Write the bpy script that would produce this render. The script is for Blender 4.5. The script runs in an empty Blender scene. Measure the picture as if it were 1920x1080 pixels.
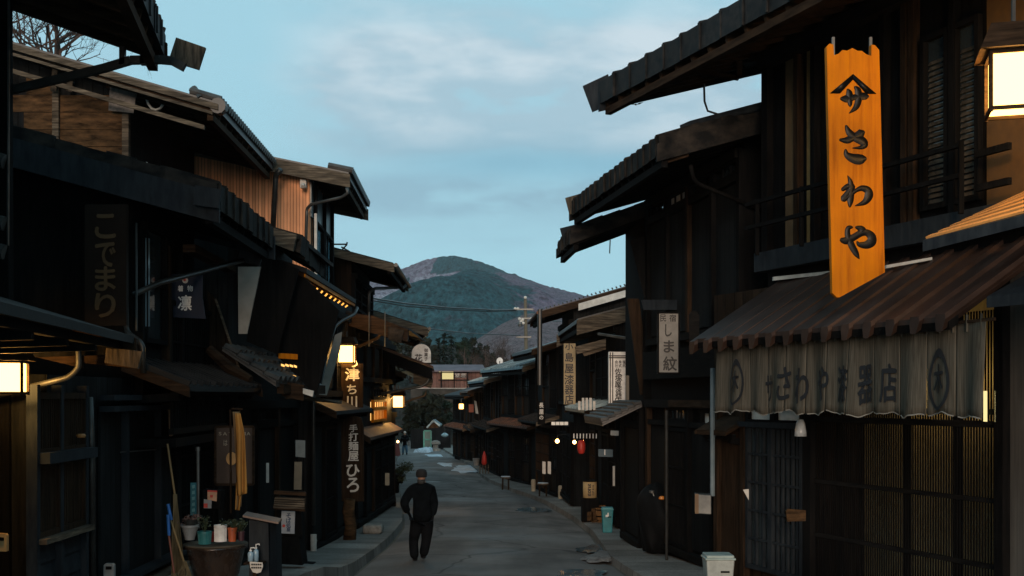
import bpy, bmesh, math, random
from mathutils import Vector, Matrix
random.seed(7)
C = bpy.context.scene.collection
F, HY, CX = 2200.0, 742.0, 960.0
R = math.radians
# ------------------------------------------------------------------ camera, sky, sun, exposure
cam = bpy.data.cameras.new("camera"); camo = bpy.data.objects.new("camera", cam); C.objects.link(camo)
camo.rotation_euler = (R(90), 0, 0); cam.sensor_width = 36; cam.lens = F/1920*36
cam.shift_y = (HY-540)/1920; cam.clip_start = .1; cam.clip_end = 20000
bpy.context.scene.camera = camo
SUN_EL, SUN_ROT = 8.5, 183.0
w = bpy.data.worlds.new("World"); bpy.context.scene.world = w; w.use_nodes = True
nt = w.node_tree; nt.nodes.clear(); N = nt.nodes.new; Lk = nt.links.new
out = N('ShaderNodeOutputWorld'); bg = N('ShaderNodeBackground'); Lk(bg.outputs[0], out.inputs[0])
sky = N('ShaderNodeTexSky'); sky.sky_type = 'NISHITA'; sky.sun_disc = False
sky.sun_elevation = R(SUN_EL); sky.sun_rotation = R(SUN_ROT); sky.altitude = 900; sky.air_density = 1.0; sky.dust_density = .6; sky.ozone_density = 1.6
tc = N('ShaderNodeTexCoord'); sep = N('ShaderNodeSeparateXYZ'); Lk(tc.outputs['Generated'], sep.inputs[0])
tint = N('ShaderNodeMix'); tint.data_type = 'RGBA'; tint.blend_type = 'MULTIPLY'; tint.inputs[0].default_value = 1
Lk(sky.outputs[0], tint.inputs[6]); tint.inputs[7].default_value = SKYTINT = (1.0, 1.0, 1.0, 1)
even = N('ShaderNodeMix'); even.data_type = 'RGBA'; even.inputs[0].default_value = .9
Lk(tint.outputs[2], even.inputs[6]); even.inputs[7].default_value = (3.95, 6.95, 8.2, 1)
# clouds: projected on a layer, stretched sideways
def m2(op, a, b=0.0):
    n = N('ShaderNodeMath'); n.operation = op
    for i, v in enumerate((a, b)):
        if isinstance(v, (int, float)): n.inputs[i].default_value = v
        else: Lk(v, n.inputs[i])
    return n.outputs[0]
def smooth(v, lo, hi, o0=0.0, o1=1.0):
    n = N('ShaderNodeMapRange'); n.interpolation_type = 'SMOOTHSTEP'
    for i, x in enumerate((lo, hi, o0, o1)): n.inputs[i+1].default_value = x
    Lk(v, n.inputs[0]); return n.outputs[0]
def wnoise(sc, scale, det, rough=.5, loc=(0,0,0)):
    mp = N('ShaderNodeMapping'); mp.inputs['Scale'].default_value = sc; mp.inputs['Location'].default_value = loc
    n = N('ShaderNodeTexNoise'); n.inputs['Scale'].default_value = scale; n.inputs['Detail'].default_value = det; n.inputs['Roughness'].default_value = rough
    Lk(tc.outputs['Generated'], mp.inputs[0]); Lk(mp.outputs[0], n.inputs['Vector']); return n.outputs[0]
X_, Y_, Z_ = sep.outputs[0], sep.outputs[1], sep.outputs[2]
nA = wnoise((1,1,3.0), 5.5, 9, .56); nB = wnoise((1,1,6), 4.2, 5, .5, (3,1,0)); nC = wnoise((1,1,2.5), 2.2, 4, .5, (7,2,4))
def bump_(c, h, v):     # soft band round c with half width h
    return m2('POWER', 2.718, m2('MULTIPLY', m2('POWER', m2('DIVIDE', m2('SUBTRACT', v, c), h), 2.0), -1.0))
zw = m2('ADD', Z_, m2('MULTIPLY', m2('SUBTRACT', nC, .5), .03))
main = m2('MULTIPLY', bump_(.238, .060, zw), smooth(X_, -.21, -.10)); main = m2('MULTIPLY', main, smooth(zw, .183, .212))
low = m2('MULTIPLY', bump_(.168, .017, zw), smooth(X_, -.20, -.09))
dens = m2('ADD', m2('MULTIPLY', main, 1.9), m2('MULTIPLY', low, 1.3))
frag = smooth(nA, .31, .50); far = m2('MULTIPLY', smooth(nB, .48, .70), .38)
cov = m2('ADD', m2('MULTIPLY', dens, frag), far)
N_ = N('ShaderNodeClamp'); Lk(cov, N_.inputs[0]); cov = N_.outputs[0]
colr = N('ShaderNodeMix'); colr.data_type = 'RGBA'; Lk(m2('MULTIPLY', smooth(zw, .185, .235), smooth(nA, .42, .60, .30, 1.0)), colr.inputs[0])
colr.inputs[6].default_value = (3.0, 5.0, 6.2, 1); colr.inputs[7].default_value = (6.4, 7.5, 8.2, 1)
cm = N('ShaderNodeMix'); cm.data_type = 'RGBA'; Lk(m2('MULTIPLY', cov, .92), cm.inputs[0]); Lk(even.outputs[2], cm.inputs[6]); Lk(colr.outputs[2], cm.inputs[7])
# clear blue gap under the cloud base
gap = m2('MULTIPLY', m2('MULTIPLY', bump_(.192, .013, zw), smooth(X_, -.14, 0.0)), .62)
cg = N('ShaderNodeMix'); cg.data_type = 'RGBA'; Lk(gap, cg.inputs[0]); Lk(cm.outputs[2], cg.inputs[6]); cg.inputs[7].default_value = (2.2, 4.7, 6.2, 1)
Lk(cg.outputs[2], bg.inputs[0]); bg.inputs[1].default_value = .10
sl = bpy.data.lights.new("sun", 'SUN'); sl.energy = 2.7; sl.angle = R(22); sl.color = (1, .74, .56)
so = bpy.data.objects.new("sun", sl); C.objects.link(so); so.rotation_euler = (R(90-SUN_EL), 0, R(-(SUN_ROT)+180))
vs = bpy.context.scene.view_settings; vs.view_transform = 'Standard'; vs.look = 'None'; vs.gamma = 1; vs.exposure = 0
bpy.context.scene.cycles.max_bounces = 6
bpy.context.scene.cycles.use_denoising = True

# ------------------------------------------------------------------ helpers
def P(px, py, d): return Vector(((px-CX)*d/F, d, (HY-py)*d/F))
GP = [(0,-1.9),(12,-2.45),(17.5,-2.8),(20.8,-2.94),(27,-3.2),(110,-4.84),(140,-5.0),(400,-6)]
def interp(T, d):
    if d <= T[0][0]: return T[0][1]
    for (a, x), (b, y) in zip(T, T[1:]):
        if d <= b: return x+(y-x)*(d-a)/(b-a)
    return T[-1][1]
def g(d): return interp(GP, d)
ZP = [(0,-1.75),(12,-2.06),(14,-2.15),(16,-2.33),(17.5,-2.56),(19,-2.70),(22,-2.86),(27,-3.05),(110,-4.69)]
def zp(d): return interp(ZP, d)
def dg(py, off=0):
    lo, hi = 4., 400.
    for _ in range(50):
        m = (lo+hi)/2
        if HY-(g(m)+off)*F/m > py: lo = m
        else: hi = m
    return lo
def G(px, py, off=0):
    d = dg(py, off); return P(px, py, d)
MATS = {}
class MB:
    def __init__(s): s.v = []; s.f = []; s.mi = []; s.m = 0
    def poly(s, pts, vec):
        """prism: polygon pts extruded by vec"""
        n = len(pts); b = len(s.v); vec = Vector(vec)
        s.v += [Vector(p) for p in pts] + [Vector(p)+vec for p in pts]
        s.f.append(tuple(range(b, b+n))[::-1]); s.f.append(tuple(range(b+n, b+2*n)))
        for i in range(n):
            j = (i+1) % n; s.f.append((b+i, b+j, b+n+j, b+n+i))
        s.mi += [s.m]*(n+2); return s
    def slab(s, p, th):
        return s.poly(p, (0, 0, -th))
    def bar(s, p, q, wd, h, up=(0,0,1)):
        p = Vector(p); q = Vector(q); t = (q-p).normalized(); up = Vector(up)
        if abs(t.dot(up)) > .98: up = Vector((0, 1, 0))
        r = t.cross(up).normalized()*wd/2; k = r.cross(t).normalized()*h/2
        return s.poly([p-r-k, p+r-k, p+r+k, p-r+k], q-p)
    def box(s, c, sx, sy, sz, yaw=0):
        c = Vector(c); cu, su = math.cos(yaw), math.sin(yaw)
        u = Vector((cu, su, 0))*sx/2; v = Vector((-su, cu, 0))*sy/2; z = Vector((0, 0, sz/2))
        return s.poly([c-u-v-z, c+u-v-z, c+u+v-z, c-u+v-z], z*2)
    def tube(s, pts, r, n=8, cap=True):
        pts = [Vector(p) for p in pts]; rr = r if isinstance(r, (list, tuple)) else [r]*len(pts)
        b = len(s.v); prev = None
        for i, p in enumerate(pts):
            t = (pts[min(i+1, len(pts)-1)]-pts[max(i-1, 0)]).normalized()
            a = prev if prev is not None else (Vector((0,0,1)) if abs(t.z) < .9 else Vector((1,0,0)))
            x = (a-t*a.dot(t)).normalized(); y = t.cross(x); prev = x
            for k in range(n):
                an = 2*math.pi*k/n; s.v.append(p+(x*math.cos(an)+y*math.sin(an))*rr[i])
        for i in range(len(pts)-1):
            for k in range(n):
                k2 = (k+1) % n; s.f.append((b+i*n+k, b+i*n+k2, b+(i+1)*n+k2, b+(i+1)*n+k)); s.mi.append(s.m)
        if cap:
            s.f.append(tuple(range(b, b+n))[::-1]); e = b+(len(pts)-1)*n; s.f.append(tuple(range(e, e+n))); s.mi += [s.m]*2
        return s
    def lathe(s, c, prof, n=20, sx=1, sy=1):
        c = Vector(c); b = len(s.v)
        for r, z in prof:
            for k in range(n):
                a = 2*math.pi*k/n; s.v.append(c+Vector((math.cos(a)*r*sx, math.sin(a)*r*sy, z)))
        for i in range(len(prof)-1):
            for k in range(n):
                k2 = (k+1) % n; s.f.append((b+i*n+k, b+i*n+k2, b+(i+1)*n+k2, b+(i+1)*n+k)); s.mi.append(s.m)
        s.f.append(tuple(range(b, b+n))[::-1]); e = b+(len(prof)-1)*n; s.f.append(tuple(range(e, e+n))); s.mi += [s.m]*2
        return s
    def face(s, pts):
        b = len(s.v); s.v += [Vector(p) for p in pts]; s.f.append(tuple(range(b, b+len(pts)))); s.mi.append(s.m); return s
    def build(s, name, mat, parent=None, smooth=False, bevel=0, loc=None):
        o0 = org(parent) if parent else (Vector(loc) if loc else Vector((0,0,0)))
        me = bpy.data.meshes.new(name); me.from_pydata([v-o0 for v in s.v], [], s.f)
        for m in (mat if isinstance(mat, (list, tuple)) else [mat]): me.materials.append(m)
        if isinstance(mat, (list, tuple)):
            for p, i in zip(me.polygons, s.mi): p.material_index = i
        bm = bmesh.new(); bm.from_mesh(me); bmesh.ops.recalc_face_normals(bm, faces=bm.faces); bm.to_mesh(me); bm.free()
        if smooth:
            for p in me.polygons: p.use_smooth = True
        o = bpy.data.objects.new(name, me); C.objects.link(o)
        if parent: o.parent = parent
        else: o.location = o0
        if bevel:
            b = o.modifiers.new('bevel', 'BEVEL'); b.width = bevel; b.segments = 2; b.limit_method = 'ANGLE'
        return o
ORG = {}
def org(o):
    while o.parent: o = o.parent
    return ORG.get(o.name, Vector(o.location))
def tag(o, label=None, cat=None, group=None, kind=None):
    if label: o['label'] = label
    if cat: o['category'] = cat
    if group: o['group'] = group
    if kind: o['kind'] = kind
    return o
def thing(name, label, cat, loc, group=None):
    o = bpy.data.objects.new(name, None); C.objects.link(o); o.location = loc; o.empty_display_size = .2
    ORG[o.name] = Vector(loc); return tag(o, label, cat, group)

# ------------------------------------------------------------------ materials
def mat(name, rough=.7, metal=0, spec=.4):
    m = bpy.data.materials.new(name); m.use_nodes = True; t = m.node_tree; b = t.nodes['Principled BSDF']
    b.inputs['Roughness'].default_value = rough; b.inputs['Metallic'].default_value = metal
    b.inputs['Specular IOR Level'].default_value = spec
    return m, t, b
def noisy(name, c1, c2, scale=(6,6,6), rough=.7, metal=0, spec=.4, detail=6, bump=.15, lo=.35, hi=.68, c3=None, nsc=1.0, rvar=.15):
    m, t, b = mat(name, rough, metal, spec)
    tc = t.nodes.new('ShaderNodeTexCoord'); mp = t.nodes.new('ShaderNodeMapping'); mp.inputs['Scale'].default_value = scale
    n = t.nodes.new('ShaderNodeTexNoise'); n.inputs['Scale'].default_value = nsc; n.inputs['Detail'].default_value = detail; n.inputs['Roughness'].default_value = .62
    t.links.new(tc.outputs['Object'], mp.inputs[0]); t.links.new(mp.outputs[0], n.inputs['Vector'])
    r = t.nodes.new('ShaderNodeValToRGB'); r.color_ramp.elements[0].position = lo; r.color_ramp.elements[1].position = hi
    r.color_ramp.elements[0].color = (*c1, 1); r.color_ramp.elements[1].color = (*c2, 1)
    if c3: e = r.color_ramp.elements.new((lo+hi)/2); e.color = (*c3, 1)
    t.links.new(n.outputs[0], r.inputs[0])
    # broad weathering
    n2 = t.nodes.new('ShaderNodeTexNoise'); n2.inputs['Scale'].default_value = .9; n2.inputs['Detail'].default_value = 3
    t.links.new(tc.outputs['Object'], n2.inputs['Vector'])
    mx = t.nodes.new('ShaderNodeMix'); mx.data_type = 'RGBA'; mx.blend_type = 'MULTIPLY'; mx.inputs[0].default_value = .8
    rr = t.nodes.new('ShaderNodeMapRange'); rr.inputs[1].default_value = .3; rr.inputs[2].default_value = .7; rr.inputs[3].default_value = .55; rr.inputs[4].default_value = 1.25
    t.links.new(n2.outputs[0], rr.inputs[0]); t.links.new(r.outputs[0], mx.inputs[6]); t.links.new(rr.outputs[0], mx.inputs[7])
    t.links.new(mx.outputs[2], b.inputs['Base Color'])
    r2 = t.nodes.new('ShaderNodeMapRange'); r2.inputs[3].default_value = max(.05, rough-rvar); r2.inputs[4].default_value = min(1, rough+rvar)
    t.links.new(n.outputs[0], r2.inputs[0]); t.links.new(r2.outputs[0], b.inputs['Roughness'])
    if bump:
        bp = t.nodes.new('ShaderNodeBump'); bp.inputs['Strength'].default_value = bump; bp.inputs['Distance'].default_value = .02
        t.links.new(n.outputs[0], bp.inputs['Height']); t.links.new(bp.outputs[0], b.inputs['Normal'])
    return m
def plain(name, c, rough=.6, metal=0, spec=.4): 
    m = noisy(name, tuple(x*.8 for x in c), tuple(min(1, x*1.1) for x in c), (9,9,9), rough, metal, spec, bump=.05, rvar=.08); return m
def emit(name, c, s):
    m = bpy.data.materials.new(name); m.use_nodes = True; t = m.node_tree; t.nodes.clear()
    o = t.nodes.new('ShaderNodeOutputMaterial'); e = t.nodes.new('ShaderNodeEmission'); e.inputs[0].default_value = (*c, 1); e.inputs[1].default_value = s
    t.links.new(e.outputs[0], o.inputs[0]); return m
def boards(name, c1, c2, w, axis='x', gap=.06, depth=.5, rough=.75, hgrain=False):
    """boards/ribs of width w across the axis: dark joints plus grain"""
    m = noisy(name, c1, c2, ((2,2,26) if hgrain else (26,26,2)), rough, bump=.25, spec=.05)
    t = m.node_tree; b = t.nodes['Principled BSDF']
    src = b.inputs['Base Color'].links[0].from_socket
    tc = t.nodes.new('ShaderNodeTexCoord'); sp = t.nodes.new('ShaderNodeSeparateXYZ'); t.links.new(tc.outputs['Object'], sp.inputs[0])
    a = t.nodes.new('ShaderNodeMath'); a.operation = 'DIVIDE'; a.inputs[1].default_value = w
    if axis == 'xy':
        s0 = t.nodes.new('ShaderNodeMath'); s0.operation = 'ADD'; t.links.new(sp.outputs[0], s0.inputs[0]); t.links.new(sp.outputs[1], s0.inputs[1]); t.links.new(s0.outputs[0], a.inputs[0])
    else: t.links.new(sp.outputs['xyz'.index(axis)], a.inputs[0])
    fr = t.nodes.new('ShaderNodeMath'); fr.operation = 'FRACT'; t.links.new(a.outputs[0], fr.inputs[0])
    fl = t.nodes.new('ShaderNodeMath'); fl.operation = 'FLOOR'; t.links.new(a.outputs[0], fl.inputs[0])
    wn = t.nodes.new('ShaderNodeTexWhiteNoise'); wn.noise_dimensions = '1D'; t.links.new(fl.outputs[0], wn.inputs['W'])
    gt = t.nodes.new('ShaderNodeMath'); gt.operation = 'GREATER_THAN'; gt.inputs[1].default_value = gap; t.links.new(fr.outputs[0], gt.inputs[0])
    mr = t.nodes.new('ShaderNodeMapRange'); mr.inputs[3].default_value = .75; mr.inputs[4].default_value = 1.2; t.links.new(wn.outputs[0], mr.inputs[0])
    mu = t.nodes.new('ShaderNodeMath'); mu.operation = 'MULTIPLY'; t.links.new(gt.outputs[0], mu.inputs[0]); t.links.new(mr.outputs[0], mu.inputs[1])
    mu2 = t.nodes.new('ShaderNodeMath'); mu2.operation = 'ADD'; mu2.inputs[1].default_value = .12; t.links.new(mu.outputs[0], mu2.inputs[0])
    mx = t.nodes.new('ShaderNodeMix'); mx.data_type = 'RGBA'; mx.blend_type = 'MULTIPLY'; mx.inputs[0].default_value = 1
    t.links.new(src, mx.inputs[6]); t.links.new(mu2.outputs[0], mx.inputs[7]); t.links.new(mx.outputs[2], b.inputs['Base Color'])
    bp = t.nodes.new('ShaderNodeBump'); bp.inputs['Strength'].default_value = depth; bp.inputs['Distance'].default_value = .02
    t.links.new(gt.outputs[0], bp.inputs['Height'])
    if b.inputs['Normal'].links: t.links.new(b.inputs['Normal'].links[0].from_socket, bp.inputs['Normal'])
    t.links.new(bp.outputs[0], b.inputs['Normal']); return m
M = dict(
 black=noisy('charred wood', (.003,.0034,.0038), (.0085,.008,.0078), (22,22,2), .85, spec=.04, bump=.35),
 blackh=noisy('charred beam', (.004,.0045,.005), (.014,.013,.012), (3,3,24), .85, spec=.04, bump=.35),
 navy=noisy('blue black paint', (.008,.011,.015), (.020,.025,.029), (14,14,3), .7, spec=.10, bump=.2),
 brown=noisy('brown wood', (.013,.008,.005), (.045,.027,.016), (3,3,26), .85, bump=.3, spec=.06),
 brownv=noisy('brown wood upright', (.011,.007,.004), (.034,.021,.013), (26,26,2), .85, bump=.3, spec=.06),
 grey=noisy('weathered wood', (.030,.024,.017), (.15,.122,.088), (2.5,2.5,30), .85, bump=.4, spec=.15, c3=(.075,.06,.043)),
 greyx=noisy('weathered end wood', (.02,.017,.013), (.10,.08,.058), (30,4,4), .85, bump=.4, spec=.15),
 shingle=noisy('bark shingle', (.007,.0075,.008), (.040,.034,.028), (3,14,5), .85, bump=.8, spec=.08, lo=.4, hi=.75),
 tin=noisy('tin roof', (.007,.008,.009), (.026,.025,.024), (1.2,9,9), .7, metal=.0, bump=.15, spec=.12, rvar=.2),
 teal=noisy('painted sheet roof', (.055,.095,.11), (.19,.28,.31), (1.5,5,5), .38, metal=.35, bump=.12, spec=.5, rvar=.2),
 rust=noisy('rusty sheet', (.045,.018,.010), (.17,.065,.030), (3,6,6), .7, metal=.2, bump=.2, c3=(.085,.045,.03)),
 redroof=noisy('brown painted sheet', (.020,.011,.008), (.042,.023,.016), (1.5,4,4), .5, metal=.1, bump=.08, spec=.4),
 tile=noisy('clay tile', (.012,.013,.014), (.065,.062,.056), (5,5,5), .5, bump=.3, spec=.5),
 plaster=noisy('old plaster', (.24,.225,.20), (.36,.34,.30), (3,3,3), .9, bump=.1, spec=.1),
 plank=noisy('brown plank', (.018,.011,.006), (.115,.064,.030), (3,3,11), .85, bump=.4, spec=.05, c3=(.065,.038,.019), nsc=1.2),
 siding=boards('tan metal siding', (.66,.30,.15), (.78,.37,.19), .062, 'x', .12, .6, .55),
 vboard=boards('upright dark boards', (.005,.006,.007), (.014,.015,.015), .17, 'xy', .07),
 bboard=boards('upright brown boards', (.010,.007,.005), (.028,.018,.011), .14, 'xy', .07),
 concrete=noisy('concrete', (.17,.165,.155), (.27,.26,.245), (4,4,4), .85, bump=.2, spec=.2),
 stone=noisy('stone', (.12,.115,.10), (.26,.25,.225), (9,9,9), .85, bump=.5, spec=.2),
 metal=noisy('grey metal pipe', (.06,.065,.065), (.12,.125,.12), (5,5,5), .45, metal=.6, bump=.03),
 dpipe=noisy('dark pipe', (.020,.022,.022), (.04,.042,.04), (5,5,5), .4, metal=.4, bump=.03),
 ambermetal=noisy('amber brown metal', (.05,.032,.017), (.09,.058,.03), (5,5,5), .45, metal=.6, bump=.03),
 white=plain('white paint', (.72,.72,.70), .55), paper=plain('shoji paper', (.62,.62,.58), .8),
 dwhite=plain('dull white board', (.50,.49,.45), .6),
 gold=plain('dull gold paint', (.055,.032,.008), .6), ink=plain('black lacquer', (.004,.004,.004), .35, spec=.12),
 inkm=plain('black ink', (.012,.012,.012), .6),
 sign=plain('white sign paint', (.80,.79,.75), .7), glass=noisy('window glass', (.02,.028,.032), (.03,.04,.045), (1,1,1), .06, spec=.9, bump=.02, rvar=.03),
 rubber=plain('black plastic', (.014,.015,.016), .4), 
 teald=plain('teal plastic', (.012,.17,.20), .4), red=plain('red', (.45,.03,.02), .5), cyan=plain('cyan board', (.02,.16,.20), .6),
)
# honey-coloured sign board with grain
m = noisy('honey wood', (.30,.080,.001), (.50,.160,.002), (18,18,.9), .6, bump=.15, spec=.05, lo=.3, hi=.7, c3=(.44,.135,.004)); M['honey'] = m
def glowpaper(name, c, s):
    m = emit(name, c, s); t = m.node_tree; e = t.nodes['Emission'] if 'Emission' in t.nodes else [n for n in t.nodes if n.type == 'EMISSION'][0]; o = [n for n in t.nodes if n.type == 'OUTPUT_MATERIAL'][0]
    tr = t.nodes.new('ShaderNodeBsdfTransparent'); mx = t.nodes.new('ShaderNodeMixShader'); mx.inputs[0].default_value = .45
    t.links.new(e.outputs[0], mx.inputs[1]); t.links.new(tr.outputs[0], mx.inputs[2]); t.links.new(mx.outputs[0], o.inputs[0]); return m
LAMP = glowpaper('lit lantern paper', (1, .56, .14), 7.5)
LAMP2 = emit('lit small bulb', (1, .50, .14), 22.0)
WARM = emit('lit window paper', (1, .52, .14), 1.6)
WINL = emit('lit far window', (1, .83, .38), .75)

# ------------------------------------------------------------------ lettering
_gc = {}
def glyph(ch, bold=.012):
    k = (ch, bold)
    if k not in _gc:
        cu = bpy.data.curves.new('t', 'FONT'); cu.body = ch; cu.size = 1; cu.offset = bold; cu.resolution_u = 3
        o = bpy.data.objects.new('t', cu); C.objects.link(o)
        dgp = bpy.context.evaluated_depsgraph_get(); me = bpy.data.meshes.new_from_object(o.evaluated_get(dgp))
        vs_ = [(v.co.x, v.co.y) for v in me.vertices]; fs = [tuple(p.vertices) for p in me.polygons]
        bpy.data.objects.remove(o); bpy.data.curves.remove(cu); bpy.data.meshes.remove(me)
        x0, x1 = min(v[0] for v in vs_), max(v[0] for v in vs_); y0, y1 = min(v[1] for v in vs_), max(v[1] for v in vs_)
        _gc[k] = ([(x-(x0+x1)/2, y-(y0+y1)/2) for x, y in vs_], fs, x1-x0, y1-y0)
    return _gc[k]
def letter(mb, ch, c, u, v, w, h, n=None, shear=0.0, fn=None, bold=.012):
    """glyph ch fitted in a w x h cell centred on c, in the plane u,v; n lifts it"""
    vs_, fs, gw, gh = glyph(ch, 0); sx, sy = w/gw, h/gh; sx = min(sx, sy*1.45); sy = min(sy, sx*1.6)
    nn_ = u.cross(v).normalized(); e = .022
    for i, (ox, oy) in enumerate(((0,0),(e,0),(-e,0),(0,e),(0,-e))):     # heavier brush weight: shifted layers, each a hair prouder
        b = len(mb.v)
        for x, y in vs_: mb.v.append(c+u*((x+ox)*sx)+v*((y+oy)*sy)+nn_*(.0008*i))
        for f in fs: mb.f.append(tuple(b+k for k in f)); mb.mi.append(mb.m)
def brush(mb, pts, to3, n, lift=.012, sub=7):
    """brush stroke through (x,y,width) points in sign pixels; to3 maps pixel -> point"""
    q = []
    for i in range(len(pts)-1):
        p0 = pts[max(i-1,0)]; p1 = pts[i]; p2 = pts[i+1]; p3 = pts[min(i+2, len(pts)-1)]
        for k in range(sub):
            t = k/sub
            q.append([.5*((2*p1[j])+(-p0[j]+p2[j])*t+(2*p0[j]-5*p1[j]+4*p2[j]-p3[j])*t*t+(-p0[j]+3*p1[j]-3*p2[j]+p3[j])*t**3) for j in range(3)])
    q.append(list(pts[-1])); rows = []
    # round caps
    def row(x, y, nx, ny, w):
        L_, Rr = to3(x+nx*w/2, y+ny*w/2), to3(x-nx*w/2, y-ny*w/2); L2, R2 = to3(x+nx*w/4, y+ny*w/4), to3(x-nx*w/4, y-ny*w/4)
        M_ = to3(x, y); rows.append([L_, L2+n*lift*.8, M_+n*lift, R2+n*lift*.8, Rr])
    for i, (x, y, w) in enumerate(q):
        a = q[max(i-1,0)]; b = q[min(i+1, len(q)-1)]; dx, dy = b[0]-a[0], b[1]-a[1]; l = math.hypot(dx, dy) or 1
        dx /= l; dy /= l
        if i == 0: row(x-dx*w*.35, y-dy*w*.35, -dy, dx, w*.35)
        row(x, y, -dy, dx, max(w, .3))
        if i == len(q)-1: row(x+dx*w*.4, y+dy*w*.4, -dy, dx, w*.3)
    b = len(mb.v)
    for r_ in rows: mb.v += r_
    for i in range(len(rows)-1):
        for k in range(4): mb.f.append((b+i*5+k, b+i*5+k+1, b+i*5+5+k+1, b+i*5+5+k)); mb.mi.append(mb.m)
# ------------------------------------------------------------------ ground, road, pavements
def strip(name, rows, mats, label=None):
    """rows: list of lists of points (same length) -> sheet"""
    mb = MB()
    for r_ in rows: mb.v += [Vector(p) for p in r_]
    n = len(rows[0])
    for i in range(len(rows)-1):
        for k in range(n-1): mb.f.append((i*n+k, i*n+k+1, (i+1)*n+k+1, (i+1)*n+k)); mb.mi.append(0)
    o = mb.build(name, mats); tag(o, kind='structure'); return o
soil = noisy('soil', (.05,.045,.035), (.12,.10,.08), (.3,.3,.3), .95, bump=.2)
ds = [0,6,12,14.5,17.5,19,20.8,24,27,35,45,60,80,110,140,200,400,1200,4000,9000]
strip('ground', [[(x, d, g(d)-.03) for x in (-6000,-400,-60,-20,-8,-3,0,3,8,20,60,400,6000)] for d in ds], soil)
LE = [(0,-2.6),(17.5,-2.55)]+[(p.y, p.x) for p in (G(729,1020),G(757,985),G(752,950),G(742,862),G(752,848))]
LE += [(112, LE[-1][1]-2.5)]
RE_ = [(0,3.4),(14,2.25)]+[(p.y, p.x) for p in (G(1147,1058),G(1110,1002),G(1074,974),G(1013,938),G(963,922),G(908,899),G(889,878),G(835,846))]
RE_ += [(112, RE_[-1][1]-1.3)]
def lx(d): return interp(LE, d)
def rx(d): return interp(RE_, d)
# asphalt: patches, worn wheel tracks, fine aggregate
asph = noisy('asphalt', (.094,.085,.080), (.172,.157,.147), (1.1,.22,1), .8, spec=.22, bump=.05, lo=.3, hi=.7, detail=9, rvar=.2)
t = asph.node_tree; b = t.nodes['Principled BSDF']; tcn = t.nodes.new('ShaderNodeTexCoord')
rg = t.nodes.new('ShaderNodeTexNoise'); rg.inputs['Scale'].default_value = .45; rg.inputs['Detail'].default_value = 5; t.links.new(tcn.outputs['Object'], rg.inputs['Vector']); rgm = t.nodes.new('ShaderNodeMapRange'); rgm.inputs[1].default_value = .36; rgm.inputs[2].default_value = .46; rgm.inputs[3].default_value = .62; rgm.inputs[4].default_value = .88; t.links.new(rg.outputs[0], rgm.inputs[0]); t.links.new(rgm.outputs[0], b.inputs['Roughness'])
n3 = t.nodes.new('ShaderNodeTexNoise'); n3.inputs['Scale'].default_value = 90; n3.inputs['Detail'].default_value = 3; t.links.new(tcn.outputs['Object'], n3.inputs['Vector'])
bp = t.nodes.new('ShaderNodeBump'); bp.inputs['Strength'].default_value = .35; bp.inputs['Distance'].default_value = .006
t.links.new(n3.outputs[0], bp.inputs['Height']); t.links.new(bp.outputs[0], b.inputs['Normal'])
vo = t.nodes.new('ShaderNodeTexVoronoi'); vo.feature = 'DISTANCE_TO_EDGE'; vo.inputs['Scale'].default_value = .35
nd = t.nodes.new('ShaderNodeTexNoise'); nd.inputs['Scale'].default_value = 1.5; t.links.new(tcn.outputs['Object'], nd.inputs['Vector'])
mxv = t.nodes.new('ShaderNodeMix'); mxv.data_type = 'RGBA'; mxv.inputs[0].default_value = .25; t.links.new(tcn.outputs['Object'], mxv.inputs[6]); t.links.new(nd.outputs['Color'], mxv.inputs[7]); t.links.new(mxv.outputs[2], vo.inputs['Vector'])
cr = t.nodes.new('ShaderNodeMapRange'); cr.inputs[1].default_value = .0; cr.inputs[2].default_value = .012; cr.inputs[3].default_value = .45; cr.inputs[4].default_value = 1; t.links.new(vo.outputs[0], cr.inputs[0])
src = b.inputs['Base Color'].links[0].from_socket; mx = t.nodes.new('ShaderNodeMix'); mx.data_type = 'RGBA'; mx.blend_type = 'MULTIPLY'; mx.inputs[0].default_value = 1
t.links.new(src, mx.inputs[6]); t.links.new(cr.outputs[0], mx.inputs[7]); t.links.new(mx.outputs[2], b.inputs['Base Color'])
dd = [0,6,10,12,14.5,16,17.5,19,20.8,22,24,25.5,27,29,31,33,35,37,40,43,46,50,55,60,66,72,80,88,96,104,112]
strip('road', [[(lx(d)-.05+(rx(d)-lx(d)+.1)*k/6, d, g(d)+.012-(.05 if k in (0, 6) else 0)+.02*math.sin(k/6*math.pi)) for k in range(7)] for d in dd], asph)
slabm = boards('paving slabs', (.13,.12,.108), (.22,.205,.188), 1.15, 'y', .02, .5, .85)
strip('pavement', [[(lx(d)+.0, d, g(d)-.06), (lx(d)-.015, d, zp(d)), (lx(d)-.16, d, zp(d)+.004), (lx(d)-2, d, zp(d)+.02), (lx(d)-8, d, zp(d)+.05)] for d in dd], slabm)
strip('pavement', [[(rx(d)-.0, d, g(d)-.06), (rx(d)+.015, d, g(d)+.10), (rx(d)+.16, d, g(d)+.104), (rx(d)+2, d, g(d)+.12), (rx(d)+9, d, g(d)+.14)] for d in dd], slabm)
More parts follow.
